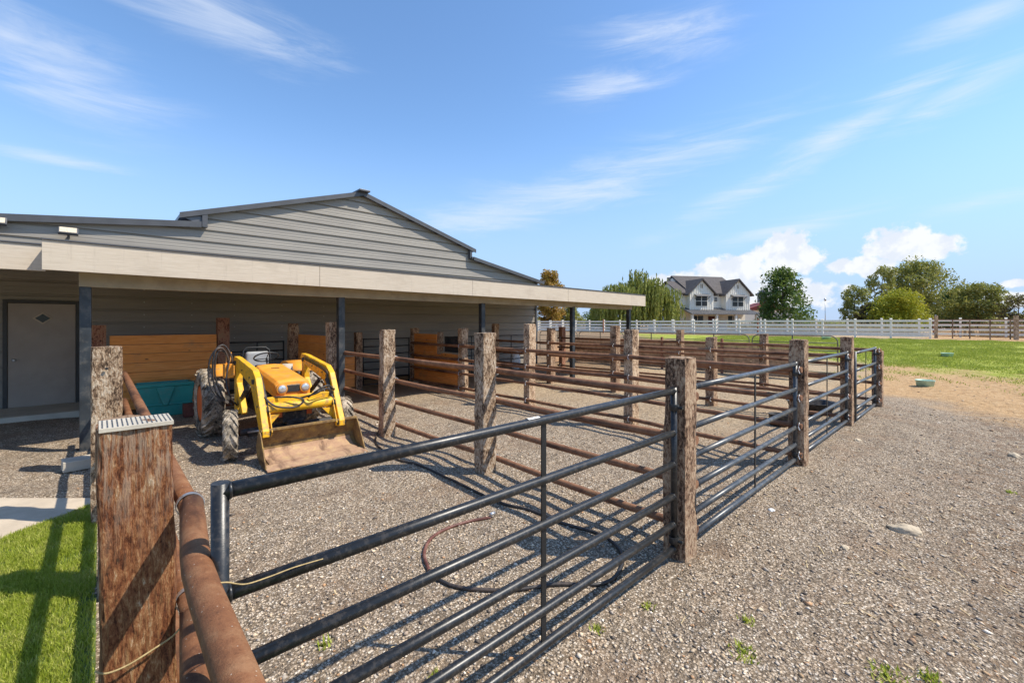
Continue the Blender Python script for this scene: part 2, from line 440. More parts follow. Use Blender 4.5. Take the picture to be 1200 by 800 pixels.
# ---------------------------------------------------------------- ground sheet
def lines(lo, hi, a, b, step):
    mid = list(np.arange(a, b, step)); out = []
    x, s = b, step
    while x < hi: out.append(x); s *= 1.18; x += s
    out.append(hi); out2 = []; x, s = a-step, step
    while x > lo: out2.append(x); s *= 1.18; x -= s
    out2.append(lo)
    return np.array(out2[::-1]+mid+out)
gx = lines(-900, 1500, -2, 16, .09); gy = lines(-900, 1500, -4, 10, .09)
XX, YY = np.meshgrid(gx, gy, indexing='ij')
ZZ = gz(XX, YY)
nx, ny = XX.shape
V = np.stack([XX.ravel(), YY.ravel(), ZZ.ravel()], 1)
I = np.arange(nx*ny).reshape(nx, ny)
F = np.stack([I[:-1,:-1].ravel(), I[1:,:-1].ravel(), I[1:,1:].ravel(), I[:-1,1:].ravel()], 1)
g = raw_mesh('ground', V, F, M['ground'], smooth=True); g['kind'] = 'structure'

def inview(x, y, z=0, mg=.03):
    d = x*CA+y*SA; u = (x*SA-y*CA)/np.maximum(d, 1e-3); v = (CH-z)/np.maximum(d, 1e-3)
    return (d > .3) & (np.abs(u) < 1.165+mg) & (v < (800-HOR)/FPX+mg)

# loose gravel stones
nr = np.random.default_rng(3)
def scatter_stones():
    pts = []
    N = 150000
    x = nr.uniform(-.2, 13, N); y = nr.uniform(-4.5, 9, N)
    d = x*CA+y*SA
    keep = inview(x, y) & (nr.random(N) < np.clip((2.6/np.maximum(d, .8))**1.5, 0, 1)) & ~((x < .02) & (y < 6.5))
    x, y = x[keep], y[keep]; n = len(x)
    s = nr.lognormal(math.log(.0066), .42, n); s = np.clip(s, .003, .022)
    z = gz(x, y)
    base = np.array([[1,0,0],[-1,0,0],[0,1,0],[0,-1,0],[0,0,1],[0,0,-1],[.6,.6,.5],[-.6,.6,-.4]])
    base = base[:6]
    fc = np.array([[0,2,4],[2,1,4],[1,3,4],[3,0,4],[2,0,5],[1,2,5],[3,1,5],[0,3,5]])
    ang = nr.uniform(0, 6.283, n); ca, sa = np.cos(ang), np.sin(ang)
    jit = 1+nr.uniform(-.3, .3, (n, 6, 3))
    b = base[None]*jit+nr.uniform(-.25, .25, (n, 6, 3)); b[:,:,2] *= .62; b[:,:,0] *= 1.3
    bx = b[:,:,0]*ca[:,None]-b[:,:,1]*sa[:,None]; by = b[:,:,0]*sa[:,None]+b[:,:,1]*ca[:,None]
    P = np.stack([x[:,None]+bx*s[:,None], y[:,None]+by*s[:,None], (z+s*.25)[:,None]+b[:,:,2]*s[:,None]], 2)
    Fs = (fc[None]+(np.arange(n)*6)[:,None,None]).reshape(-1, 3)
    pal = np.array([[.12,.10,.085],[.28,.225,.18],[.46,.37,.27],[.37,.325,.28],[.58,.47,.35],[.70,.62,.52],[.38,.23,.13]])
    ci = nr.choice(7, n, p=[.15,.2,.2,.2,.13,.05,.07]); col = pal[ci]*nr.uniform(.8, 1.2, (n, 1))
    cc = np.concatenate([np.repeat(col[:,None], 6, 1), np.ones((n, 6, 1))], 2).reshape(-1, 4)
    t = NT('loose_stone'); a = t.n('ShaderNodeVertexColor', layer_name='tint')
    m = t.out(t.mix(1.0, a.outputs[0], (1.18,1.13,1.05), 'MULTIPLY'), .85, 0, None, .25)
    o = raw_mesh('gravel', P.reshape(-1, 3), Fs, m, cols=cc)
    tag(o, 'small loose grey and tan stones covering the open yard', 'gravel', kind='stuff')
scatter_stones()

# ---------------------------------------------------------------- lawn, path
LN = [(-.015,-1), (-.015,6.29), (-.63,5.79), (-6,1.3), (-6,-1)]
def lawn_sheet():
    mb = MB(); mb.prism([(x, y) for x, y in LN], -.05, .018, 'z')
    t = NT('lawn_soil'); P = t.pos()
    c = t.ramp(t.noise(P, 30, 6, .7), [(.3, (.05,.075,.015)), (.6, (.11,.15,.03)), (.8, (.2,.18,.08))])
    o = mb.build('lawn', t.out(c, .95)); o['kind'] = 'structure'
lawn_sheet()
mb = MB(); mb.prism([(-.03,6.30), (-.63,5.80), (-6,1.35), (-7,9), (-.77,7.14), (-.06,6.47)], -.1, .03, 'z')
o = mb.build('path', M['concrete'], bevel=.008); o['kind'] = 'structure'
def in_lawn(x, y):
    # below the diagonal (-.63,5.79)->(-.015,6.29) and (-6,1.3)->(-.63,5.79)
    a = (6.29-5.79)/(.615); l1 = 5.79+(x+.63)*a
    b = (5.79-1.3)/5.37; l2 = 1.3+(x+6)*b
    return (x < -.02) & (y < np.where(x > -.63, l1, l2)-.03)
def blades(n, x, y, hmin, hmax, w, mat, name, label, z0, lean=.5):
    h = nr.uniform(hmin, hmax, n); ang = nr.uniform(0, 6.283, n); ln = nr.uniform(0, lean, n)*h
    la = nr.uniform(0, 6.283, n)
    ww = w*nr.uniform(.6, 1.3, n)
    cx, sx_ = np.cos(ang)*ww/2, np.sin(ang)*ww/2
    lx, ly = np.cos(la)*ln, np.sin(la)*ln
    P = np.zeros((n, 5, 3))
    P[:,0] = np.stack([x-cx, y-sx_, z0], 1); P[:,1] = np.stack([x+cx, y+sx_, z0], 1)
    P[:,2] = np.stack([x+cx*.8+lx*.4, y+sx_*.8+ly*.4, z0+h*.6], 1); P[:,3] = np.stack([x-cx*.8+lx*.4, y-sx_*.8+ly*.4, z0+h*.6], 1)
    P[:,4] = np.stack([x+lx, y+ly, z0+h*.95], 1)
    b = (np.arange(n)*5)[:,None]
    F3 = np.concatenate([b+np.array([0,1,2]), b+np.array([0,2,3]), b+np.array([3,2,4])], 1).reshape(-1, 3)
    o = raw_mesh(name, P.reshape(-1, 3), F3, mat)
    tag(o, label, 'grass', kind='stuff'); return o
N = 330000
x = nr.uniform(-1.9, -.02, N); y = nr.uniform(2.2, 6.3, N)
k = in_lawn(x+nr.normal(size=N)*.025, y+nr.normal(size=N)*.03) & inview(x, y, .0, .06)
k &= (nr.random(N) < .55+.45*np.sin(x*9+2*np.sin(y*7))*np.sin(y*8+x*3))
x, y = x[k], y[k]
blades(len(x), x, y, .018, .05, .0045, M['grass'], 'grass', 'mown bright green lawn beside the tall near fence post', np.full(len(x), .017), .9)
# pasture blades
N = 620000
x = nr.uniform(14, 42.5, N); y = nr.uniform(-14, 16, N)
def vn(x, y, f, o=0): return np.sin(x*f+o+1.7*np.sin(y*f*.8+o))*np.sin(y*f*1.1-x*f*.4+o*2)
s2 = (x-21)*.7-y*.5+2.2*vn(x, y, .5)+1.5*vn(x, y, 1.7, 2)
k = inview(x, y, .3) & (nr.random(N) < np.clip((s2+1.2)/4.5, 0, 1)) & (nr.random(N) < .30+.35*(vn(x, y, 1.1, 5)+1)) & (x < 42+.6*vn(x, y, .9))
x, y = x[k], y[k]
blades(len(x), x, y, .03, .075, .022, M['grass_far'], 'pasture_grass', 'green pasture grass in the open field before the white fence', gz(x, y), .8)

# weeds in the gravel
def px2g(px, py, z=0):
    d = (CH-z)*FPX/(py-HOR); u = (px-600)/FPX
    return ((CA+u*SA)*d, (SA-u*CA)*d)
def weed(px, py, r, label):
    cx, cy = px2g(px, py); n = int(60*r/.08)
    v = []; f = []
    for i in range(n):
        a = rnd.uniform(0, 6.28); rr = r*rnd.random()
        bx, by = cx+rr*math.cos(a), cy+rr*math.sin(a); bz = G(bx, by)
        h = rnd.uniform(.012, .04); a2 = rnd.uniform(0, 6.28); w = rnd.uniform(.004, .009); l = rnd.uniform(.01, .03)
        b = len(v)
        v += [(bx-w*math.sin(a2), by+w*math.cos(a2), bz), (bx+w*math.sin(a2), by-w*math.cos(a2), bz),
              (bx+l*math.cos(a2), by+l*math.sin(a2), bz+h)]
        f.append((b, b+1, b+2))
    o = raw_mesh('weed', v, f, M['grass']); tag(o, label, 'weed', 'small weeds sprouting in the gravel')
for a in [(700,737,.05,'tiny green weed in the gravel beside the near end of the gate, left of two'),
          (555,640+97,.0,None), (872,767,.085,'low green weed patch in the gravel near the bottom centre right'),
          (875,730,.05,'small green weed just above the larger low patch'),
          (1040,794,.10,'green weed clump at the bottom edge of the photo'), (760,708,.05,'tiny weed in gravel outside the gate bottom corner'),
          (380,755,.05,'small weed in the gravel below the near gate rails'), (512,797,.06,'weed at the bottom between the lower gate bars'),
          (1090,797,.06,'weed at the bottom edge right of the widest clump'), (970,607,.0,None), (1185,575,.05,'small weed by the right edge of the gravel')]:
    if a[2] > 0: weed(*a)

def straw(n, xr_, yr_, mat, name, label, L=(.03,.09), w=.003, dens=None):
    x = nr.uniform(*xr_, n); y = nr.uniform(*yr_, n); k = inview(x, y)
    if dens is not None: k &= nr.random(n) < dens(x, y)
    x, y = x[k], y[k]; n = len(x); a = nr.uniform(0, 6.283, n); l = nr.uniform(*L, n)/2
    dx, dy = np.cos(a)*l, np.sin(a)*l; px_, py_ = -np.sin(a)*w, np.cos(a)*w
    z = gz(x, y)+.006; z2 = z+nr.uniform(0, .02, n)
    P = np.stack([np.stack([x-dx-px_, y-dy-py_, z], 1), np.stack([x+dx-px_, y+dy-py_, z2], 1), np.stack([x+dx+px_, y+dy+py_, z2], 1), np.stack([x-dx+px_, y-dy+py_, z], 1)], 1).reshape(-1, 3)
    o = raw_mesh(name, P, np.arange(n*4).reshape(-1, 4), mat); tag(o, label, 'straw', kind='stuff')
M['straw'] = simple('dry_straw', (.55,.42,.22), .8, 0, .3, 30, 0)
straw(14000, (1, 22), (-9, 13), M['straw'], 'straw', 'bits of dry straw scattered over the yard and pens', dens=lambda x, y: np.clip(.10+.9*np.clip(vn(x, y, .9)-.2, 0, 1)+.35*(y > 9.5), 0, 1))
# rocks
def rock(px, py, rx, ry, rz, label, mat, seed, rot=0):
    cx, cy = px2g(px, py)
    bm = bmesh.new(); bmesh.ops.create_icosphere(bm, subdivisions=4, radius=1)
    for v in bm.verts:
        n = mnoise.fractal(v.co*1.6+Vector((seed, 0, 0)), 1, 2, 5)
        v.co *= 1+.22*n
        v.co = Vector((v.co.x*rx, v.co.y*ry, max(v.co.z, -.3)*rz))
    for f in bm.faces: f.smooth = True
    me = bpy.data.meshes.new('rock'); bm.to_mesh(me); bm.free(); me.materials.append(mat)
    o = bpy.data.objects.new('rock', me); C.objects.link(o); o.location = (cx, cy, G(cx, cy)); o.rotation_euler = (0,0,rot)
    tag(o, label, 'rock', 'rocks lying on the gravel')
rock(1060, 621, .135, .07, .06, 'pale tan flat rock, largest on the open gravel', M['rock'], 3, R(-60))
rock(904, 598, .035, .03, .015, 'small white stone left of the largest flat rock', M['whitesack'], 5)
rock(1005, 515, .08, .05, .03, 'tan stone on the gravel near the third gate post', M['rock'], 8)
rock(1188, 537, .09, .06, .05, 'brownish stone by the right edge of the photo', M['rock'], 11)
rock(990, 640, .04, .03, .02, 'small tan stone left of and below the largest flat rock', M['rock'], 14)
for i, (px, py) in enumerate([(985,618),(1010,660)]): pass

# clods and larger scattered stones as one uncountable layer
def clods():
    N = 1500; x = nr.uniform(1, 26, N); y = nr.uniform(-9, 1.3, N); k = inview(x, y); x, y = x[k], y[k]; n = len(x)
    s = np.clip(nr.lognormal(math.log(.012), .45, n), .006, .04)
    bm = bmesh.new(); bmesh.ops.create_icosphere(bm, subdivisions=1, radius=1)
    bv = np.array([v.co[:] for v in bm.verts]); bf = np.array([[v.index for v in f.verts] for f in bm.faces]); bm.free()
    nv = len(bv); b = bv[None]*(1+nr.uniform(-.35, .35, (n, nv, 1))); b[:,:,2] *= .6
    P = b*s[:,None,None]; P[:,:,0] += x[:,None]; P[:,:,1] += y[:,None]; P[:,:,2] += (gz(x, y)+s*.2)[:,None]
    F3 = (bf[None]+(np.arange(n)*nv)[:,None,None]).reshape(-1, 3)
    pal = np.array([[.40,.31,.21],[.30,.20,.13],[.42,.34,.25],[.36,.25,.15],[.33,.28,.23]]); ci = nr.choice(5, n)
    cc = np.concatenate([np.repeat(pal[ci][:,None], nv, 1), np.ones((n, nv, 1))], 2).reshape(-1, 4)
    o = raw_mesh('clods', P.reshape(-1, 3), F3, bpy.data.materials['loose_stone'], cols=cc)
    tag(o, 'brown earth clods and pebbles strewn over the open yard', 'clods', kind='stuff')
clods()

# ---------------------------------------------------------------- timber posts
def tie_post(x0, y0, w, dp, h, mat, parent, seed, fine=.04, amp=.009, lean=(0,0), name='post', label=None):
    bm = bmesh.new()
    nxp, nyp = max(2, int(w/fine)), max(2, int(dp/fine)); nz = int((h+.3)/fine)
    def surf(a, b, c, na, nb):
        vs = [[bm.verts.new(a+b*(i/na)+c*(j/nb)) for j in range(nb+1)] for i in range(na+1)]
        for i in range(na):
            for j in range(nb): bm.faces.new((vs[i][j], vs[i+1][j], vs[i+1][j+1], vs[i][j+1]))
    b0 = -.3
    X_, Y_, Z_ = Vector((w,0,0)), Vector((0,dp,0)), Vector((0,0,h-b0))
    o0 = Vector((0,0,b0))
    surf(o0, X_, Z_, nxp, nz); surf(o0+Y_, X_, Z_, nxp, nz)
    surf(o0, Y_, Z_, nyp, nz); surf(o0+X_, Y_, Z_, nyp, nz); surf(o0+Z_, X_, Y_, nxp, nyp)
    bmesh.ops.remove_doubles(bm, verts=bm.verts, dist=1e-5)
    for v in bm.verts:
        p = v.co
        fx = min(p.x, w-p.x)/w; fy = min(p.y, dp-p.y)/dp
        q = Vector((p.x*9+seed*7.3, p.y*9, p.z*2.2+seed))
        n = mnoise.fractal(q, 1, 2, 4)
        n2 = mnoise.noise(Vector((p.x*3+seed, p.y*3, p.z*.9)))
        c = Vector((w/2, dp/2, p.z)); dvec = (p-c); dvec.z = 0
        edge = 1 if (fx < .02 and fy < .02) else 0
        rnd_in = .006 if edge else 0
        chip = max(0, mnoise.noise(Vector((seed*3+p.x*20, p.y*20, p.z*4))))*edge
        L = dvec.length or 1
        p += dvec/L*(amp*n+amp*1.4*n2-chip*amp*3.5-rnd_in)
        if p.z > h-.01: p.z += amp*1.2*mnoise.noise(Vector((p.x*14+seed, p.y*14, seed)))-.004*edge
        p.x += lean[0]*p.z; p.y += lean[1]*p.z
    bmesh.ops.recalc_face_normals(bm, faces=bm.faces)
    me = bpy.data.meshes.new(name); bm.to_mesh(me); bm.free(); me.materials.append(mat)
    o = bpy.data.objects.new(name, me); C.objects.link(o); o.parent = parent
    o.location = (x0-parent.location.x, y0-parent.location.y, 0)
    if label: o['label'] = label
    return o
def ring(parent, x, y, z, r, name='wire_tie', mat='wire', th=.004, axis='y', rel=(0,0,0), w=1):
    mb = MB(); n = 14
    pts = []
    for k in range(n):
        a = 2*math.pi*k/n
        if axis == 'y': pts.append((x-rel[0]+r*math.cos(a), y-rel[1]+.006*math.sin(2*a), z-rel[2]+r*math.sin(a)))
        else: pts.append((x-rel[0]+.006*math.sin(a), y-rel[1]+r*math.cos(a), z-rel[2]+r*math.sin(a)))
    mb.tube(pts, th, 6, closed=True)
    if w: mb.bar((x-rel[0]-r, y-rel[1], z-rel[2]), (x-rel[0]-r-.012, y-rel[1]-.02, z-rel[2]-.045), th*1.6, th*1.6)
    return mb.build(name, M[mat], parent)

RZ = [1.27, .90, .53, .15]
def pipe_row(X, posts, label, side, yend, rr=.038, zs=RZ, name='pipe_fence', slopeX=0):
    """posts: list (x0,y0,h,mat). rails along +Y on the given side of the posts"""
    e = empty(name, (X, posts[0][1], 0), label, 'fence', 'timber and pipe fences dividing the pens')
    px_, py_ = X, posts[0][1]
    ps = []
    for i, (x0, y0, h, mt) in enumerate(posts):
        ps.append(tie_post(x0, y0, .225, .19, h, M[mt], e, X*1.7+i*3.1, .045))
    xoff = (-.036 if side < 0 else .225+.03)
    ys, ye = posts[0][1]+.02, yend
    for j, z in enumerate(zs):
        mb = MB()
        pts = []
        for (x0, y0, h, mt) in posts:
            if y0 < yend+.3: pts.append((x0+xoff-px_, y0+.095-py_+(0), z+rnd.uniform(-.008, .008)))
        if pts[-1][1]+py_ < yend-.1: pts.append((pts[-1][0], yend-py_, z))
        pts[0] = (pts[0][0], -.02+.04, z)
        dense = []
        for a, b in zip(pts[:-1], pts[1:]):
            for k in range(8):
                f = k/8; q = [a[c]+(b[c]-a[c])*f for c in range(3)]; q[2] -= .007*math.sin(math.pi*f)*(1+j % 2)
                dense.append(tuple(q))
        dense.append(pts[-1])
        r_ = rr if j < 2 else rr*.92
        mb.tube(dense, r_, 12); mb.build('rail', M['rust'], e)
        for i, (x0, y0, h, mt) in enumerate(posts):
            if y0 > yend: continue
            ring(ps[i], x0+xoff, y0+.05, z, .047, rel=(x0, y0, 0))
    return e
f1 = pipe_row(3.41, [(3.41,1.61,1.60,'tie'), (3.46,4.2,1.76,'tie_speck'), (3.46,6.82,1.77,'tie_speck'), (3.48,9.26,1.90,'tie_pale'), (3.46,11.8,1.87,'tie')],
              'pipe and timber fence just right of the yellow tractor, nearest of the four pen dividers', 1, 9.45)
f2 = pipe_row(6.76, [(6.76,1.58,1.66,'tie'), (7.03,4.3,1.76,'tie_pale'), (7.05,6.94,1.86,'tie_pale'), (7.1,9.53,1.74,'tie_pale'), (7.1,12.05,1.72,'tie')],
              'pipe and timber fence starting at the second gate post, second of the four pen dividers', -1, 12.1)
f3 = pipe_row(10.15, [(10.15,1.62,1.62,'tie'), (10.15,4.13,1.56,'tie'), (10.2,6.75,1.8,'tie'), (10.2,9.1,1.72,'tie'), (10.2,11.75,1.85,'tie')],
              'pipe and timber fence starting at the third gate post, third of the four pen dividers', -1, 11.9)
f4 = pipe_row(12.8, [(12.8,1.5,1.25,'tie'), (13.75,4.14,1.57,'tie'), (13.8,6.65,1.65,'tie'), (13.8,9.15,1.68,'tie_red'), (13.8,11.7,1.72,'tie_red')],
              'pipe and timber fence from the short last gate post, farthest of the pen dividers', -1, 11.9)

# near left fence
eL = empty('pipe_fence', (.1, 2.3, 0), 'rusty pipe fence on thick timber posts at the left, beside the green lawn', 'fence')
def near_tie():
    t = NT('near_timber')
    fine = t.noise(t.pos((1,1,.07)), 85, 7, .7, .3)
    chips = t.noise(t.pos((1,1,.30)), 58, 8, .80, .25)
    patch = t.noise(t.pos((1,1,.6)), 9, 5, .7)
    z = t.n('ShaderNodeSeparateXYZ', i_Vector=t.pos()).outputs[2]
    v = t.math('ADD', chips, t.math('MULTIPLY', t.math('SUBTRACT', patch, .5), .3))
    c = t.ramp(v, [(.34, (.03,.011,.005)), (.43, (.18,.055,.020)), (.52, (.38,.145,.055)), (.60, (.55,.29,.13)), (.69, (.82,.64,.44))])
    c = t.mix(t.ss(fine, .40, .30), c, (.025,.011,.007))
    # bleached fibres near the weathered top
    top = t.math('MULTIPLY', t.ss(z, .85, 1.42), t.ss(fine, .44, .60))
    c = t.mix(t.math('MULTIPLY', top, .65), c, (.58,.43,.30))
    grey = t.math('MULTIPLY', t.ss(z, 1.15, .65), t.ss(fine, .5, .68))
    c = t.mix(t.math('MULTIPLY', grey, .6), c, (.50,.30,.12))
    h = t.math('ADD', t.math('MULTIPLY', fine, 1.3), chips)
    return t.out(c, .85, 0, t.bump(h, 1.0, .022), .3)
M['near_tie'] = near_tie()
pA = tie_post(-.003, 2.285, .228, .19, 1.48, M['near_tie'], eL, 1.3, .011, .014, name='post', label='nearest reddish split timber post with metal mesh on top')
tie_post(.0, 4.02, .22, .19, 1.22, M['tie'], eL, 5.5)
pB = tie_post(-.06, 5.62, .225, .19, 1.66, M['tie_speck'], eL, 9.2, .03, label='pale splintered post behind the nearest post')
tie_post(.0, 7.55, .22, .19, 1.45, M['tie'], eL, 12.5)
rx, ry = .1, 2.3
xr_ = .228+.05
for (z, r_) in ((1.115, .038), (.70, .038), (.30, .038)):
    mb = MB()
    mb.tube([(xr_-rx, 2.2-ry+i*(9-2.2)/12, z-.003*(i % 2)) for i in range(13)], r_, 20)
    mb.build('rail', M['rust_big'], eL)
    mb = MB(); zz = z+.002
    ys = [2.34, 2.0, 1.80, 1.67, 1.5, 1.12, .85]
    xs = [.279, .243, .222, .212, .208, .206, .204]
    mb.tube([(a-rx+.012, b-ry, zz-(0 if z > 1 else .01)) for a, b in zip(xs, ys)], r_+.004, 24)
    mb.build('rail', M['rust_big'], eL)
# straps
for z, yy in ((1.115, 2.30), (.70, 2.33)):
    mb = MB(); pts = [(xr_+.004-rx+.0485*math.cos(a), yy-ry+.012*math.sin(a*.5), z+.0485*math.sin(a)) for a in [2*math.pi*k/24 for k in range(24)]]
    vs = []
    for p in pts: vs.append(p)
    for k in range(24):
        a, b = pts[k], pts[(k+1) % 24]
        mb.bar(a, b, .022, .003, up=(a[0]-(xr_+.004-rx), 0, a[2]-z))
    mb.build('strap', M['zinc'], eL)
# perforated metal flap on the post top
def mesh_plate():
    t = NT('expanded_metal'); P = t.pos()
    w = t.n('ShaderNodeTexWave', wave_type='BANDS', bands_direction='X'); t.set(w.inputs['Vector'], P); w.inputs['Scale'].default_value = 14; w.inputs['Distortion'].default_value = .6
    c = t.mix(t.ss(w.outputs[1], .25, .6), (.20,.20,.21), (.66,.64,.60))
    return t.out(c, .5, .4, t.bump(w.outputs[1], .5, .004), .5)
M['meshplate'] = mesh_plate()
mb = MB(); mb.box(-.002, .224, -.006, .19, 1.484, 1.4875); mb.box(-.002, .224, -.0095, -.0065, 1.472, 1.4875)
pl_ = mb.build('metal_mesh', M['slab'], eL, .0006, loc=(0-rx, 2.285-ry, 0))
mb = MB()
for i in range(15):
    for j in range(3): mb.box(.006+i*.0148, .0105+i*.0148, .002+j*.062, .056+j*.062, 1.4878, 1.4886)
mb.build('slots', M['gate_grey'], pl_)
mb = MB(); mb.lathe([(-.01, .012), (.004, .012)], (.11-.06-rx, 5.60-ry, 1.46), 'y', 12); mb.build('bolt_hole', M['gate_stay'], eL)

# cords
cord = MB(); cpts = [(-.012,2.27,.585), (.02,2.262,.565), (.08,2.26,.565), (.15,2.26,.585), (.215,2.258,.61), (.25,2.25,.645), (.29,2.235,.70), (.335,2.25,.72)]
cord.tube(smooth(cpts), .0035, 8); o = cord.build('cord', M['rope']); tag(o, 'thin tan cord looped round the nearest post and lower pipe', 'cord')
cord = MB(); cord.tube(smooth([(.236,1.50,1.145), (.275,1.52,1.125), (.33,1.56,1.08), (.41,1.62,1.045), (.50,1.652,1.03), (.60,1.655,1.022)]), .0022, 8)
o = cord.build('cord', M['rope']); tag(o, 'short tan string from the top rusty pipe to the near gate', 'cord')
rp = MB(); cx_, cy_ = .2155, .91
for q in range(5):
    rp.tube([(cx_+.050*math.cos(a)+.0, cy_-.02+q*.020, 1.115+.050*math.sin(a)) for a in [2*math.pi*k/20 for k in range(20)]], .0115, 8, closed=True)
o = rp.build('rope', M['cream']); tag(o, 'thick cream rope wound on the near end of the rusty pipe', 'rope')

# ---------------------------------------------------------------- gates
GZ = [1.345, 1.01, .76, .505, .28, .085]
def gate(x0, x1, y, label, mat, r_=.0255, hinge=True, grp='metal gates along the front of the pens', zs=GZ, vert_r=None, dz=0, stay=True, sticker=False):
    e = empty('gate', (x0, y, dz), label, 'gate', grp)
    L = x1-x0
    for z in zs:
        mb = MB(); mb.tube([(.02, 0, z), (L*.33, 0, z-.002), (L*.66, 0, z-.002), (L-.02, 0, z)], r_, 16); mb.build('rail', M[mat], e)
    for xx in (0.02, L-.02):
        mb = MB(); mb.tube([(xx, 0, zs[-1]-r_), (xx, 0, zs[0]+r_+.004)], vert_r or r_*1.02, 16)
        for z in zs:
            mb.lathe([(-.006, r_*1.02), (-.003, r_*1.16), (.003, r_*1.16), (.006, r_*1.02)], (xx+(r_*1.0 if xx < L/2 else -r_*1.0), 0, z-.001), 'x', 14)
        mb.build('end_upright', M[mat], e)
    if stay:
        mb = MB(); mb.box(L/2-.018, L/2+.018, -.0045, .0045, zs[-1]-.02, zs[0]-.01)
        mb.build('stay', M['gate_stay'], e)
    if hinge:
        for z in (zs[0]-.13, zs[-1]+.07):
            mb = MB(); mb.lathe([(-.025, .040), (.025, .040)], (L-.02, 0, z), 'z', 16)
            mb.tube([(L-.02, 0, z), (L+.05, 0, z)], .010, 10); mb.lathe([(L+.005-.0, .018), (L+.02, .018)], (0, 0, z), 'x', 6)
            mb.lathe([(-.075, .014), (-.02, .014)], (L-.02, -.0, z), 'y', 8)
            mb.build('hinge', M['gate'], e, .001)
    if sticker:
        mb = MB(); mb.box(L*.445, L*.482, -r_*1.08, r_*.2, zs[0]-.006, zs[0]+.022); 
        mb.bm.free()
        mb = MB()
        for k in range(6):
            a0, a1 = R(55+k*15), R(55+(k+1)*15)
            rr = r_+.0012
            mb.quad((L*.475-.055, -rr*math.cos(a0), zs[0]+rr*math.sin(a0)), (L*.475+.035, -rr*math.cos(a0), zs[0]+rr*math.sin(a0)),
                    (L*.475+.035, -rr*math.cos(a1), zs[0]+rr*math.sin(a1)), (L*.475-.055, -rr*math.cos(a1), zs[0]+rr*math.sin(a1)))
        mb.build('sticker', M['whitesack'], e)
    return e
gate(.264, 3.375, 1.678, 'long black tube gate in the foreground left of the nearest right-hand post', 'gate', sticker=True)
gate(3.66, 6.725, 1.672, 'grey tube gate between the first and second posts of the gate line', 'gate_grey')
gate(7.02, 10.11, 1.69, 'grey tube gate between the second and third posts of the gate line', 'gate_grey', dz=-.01)
gate(10.41, 12.77, 1.62, 'short grey tube gate at the far end of the gate line', 'gate_grey', dz=-.03)
GB = [1.42, 1.2, .98, .76, .54, .30, .12]
for (a, b, lab) in ((2.18,3.4,'black bar gate under the barn roof directly behind the tractor'), (5.45,6.95,'black bar gate at the back of the pen right of the tractor'),
                    (8.6,10.1,'black bar gate at the back of the third pen'), (10.5,11.95,'black bar gate at the back of the far pen by the barn end')):
    gate(a, b, 12.0, lab, 'gate', .018, False, 'black gates under the barn roof', GB)

# ---------------------------------------------------------------- plank panels
def planks_x(x0, x1, y, z0, z1, label, grp='orange plank panels under the barn roof'):
    e = empty('plank_panel', (x0, y, 0), label, 'panel', grp)
    z = z0; mb = MB(); hh = (z1-z0)/round((z1-z0)/.19)
    while z < z1-.02:
        mb.box(0, x1-x0, rnd.uniform(-.003, .003), .04, z+.003, z+hh-.004); z += hh
    mb.build('planks', M['plank'], e, .004); return e
def planks_y(x, y0, y1, z0, z1, label, cut=None, grp='orange plank panels under the barn roof'):
    e = empty('plank_panel', (x, y0, 0), label, 'panel', grp)
    hh = (z1-z0)/round((z1-z0)/.19); z = z0; mb = MB()
    while z < z1-.02:
        a = 0
        if cut and z > cut[1]: a = cut[0]-y0
        mb.box(0, .04, a, y1-y0, z+.003, z+hh-.004); z += hh
    mb.build('planks', M['plank'], e, .004)
    return e
pl1 = planks_x(.15, 1.95, 11.92, .1, 1.63, 'wide orange plank panel behind the teal bin, left of the tractor')
mb = MB(); mb.box(1.82, 2.05, -.02, .2, -.1, 2.0); mb.build('end_post', M['tie_red'], pl1)
mb = MB(); mb.box(-.33, -.05, -.06, .14, -.1, 1.84); mb.build('end_post', M['tie_red'], pl1)
planks_y(3.66, 9.5, 11.78, .12, 1.60, 'orange plank panel between posts directly behind the loader right arm')
pl3 = planks_y(7.12, 9.76, 12.02, .12, 1.56, 'orange plank panel with a stepped low section in the middle of the back pens', (10.8, 1.0))
mb = MB(); mb.box(-.03, .09, .80, .94, .98, 1.62); mb.build('short_post', M['tie'], pl3)
mb = MB(); mb.box(0.0, .10, .0, 1.0, 1.03, 1.06); mb.build('ledge', M['beam'], pl3)
mb = MB(); mb.box(0.1, .13, .05, .75, 1.06, 1.5); mb.build('feeder_board', M['steel_dark'], pl3)
pl4 = planks_x(3.72, 5.2, 11.95, .1, .95, 'low orange plank panel right of the first roof column')
mb = MB(); mb.box(1.5, 1.68, -.05, .1, -.1, 1.62); mb.build('end_post', M['tie'], pl4)
mb = MB(); mb.box(.0, 1.5, -.1, .08, .955, .985); mb.build('ledge', M['beam'], pl4)
mb = MB(); mb.box(.95, 1.07, -.05, .07, .985, 1.55); mb.build('short_post', M['tie'], pl4)
pl5 = planks_x(7.25, 8.5, 11.95, .1, .95, 'low orange plank panel at the back of the third pen')

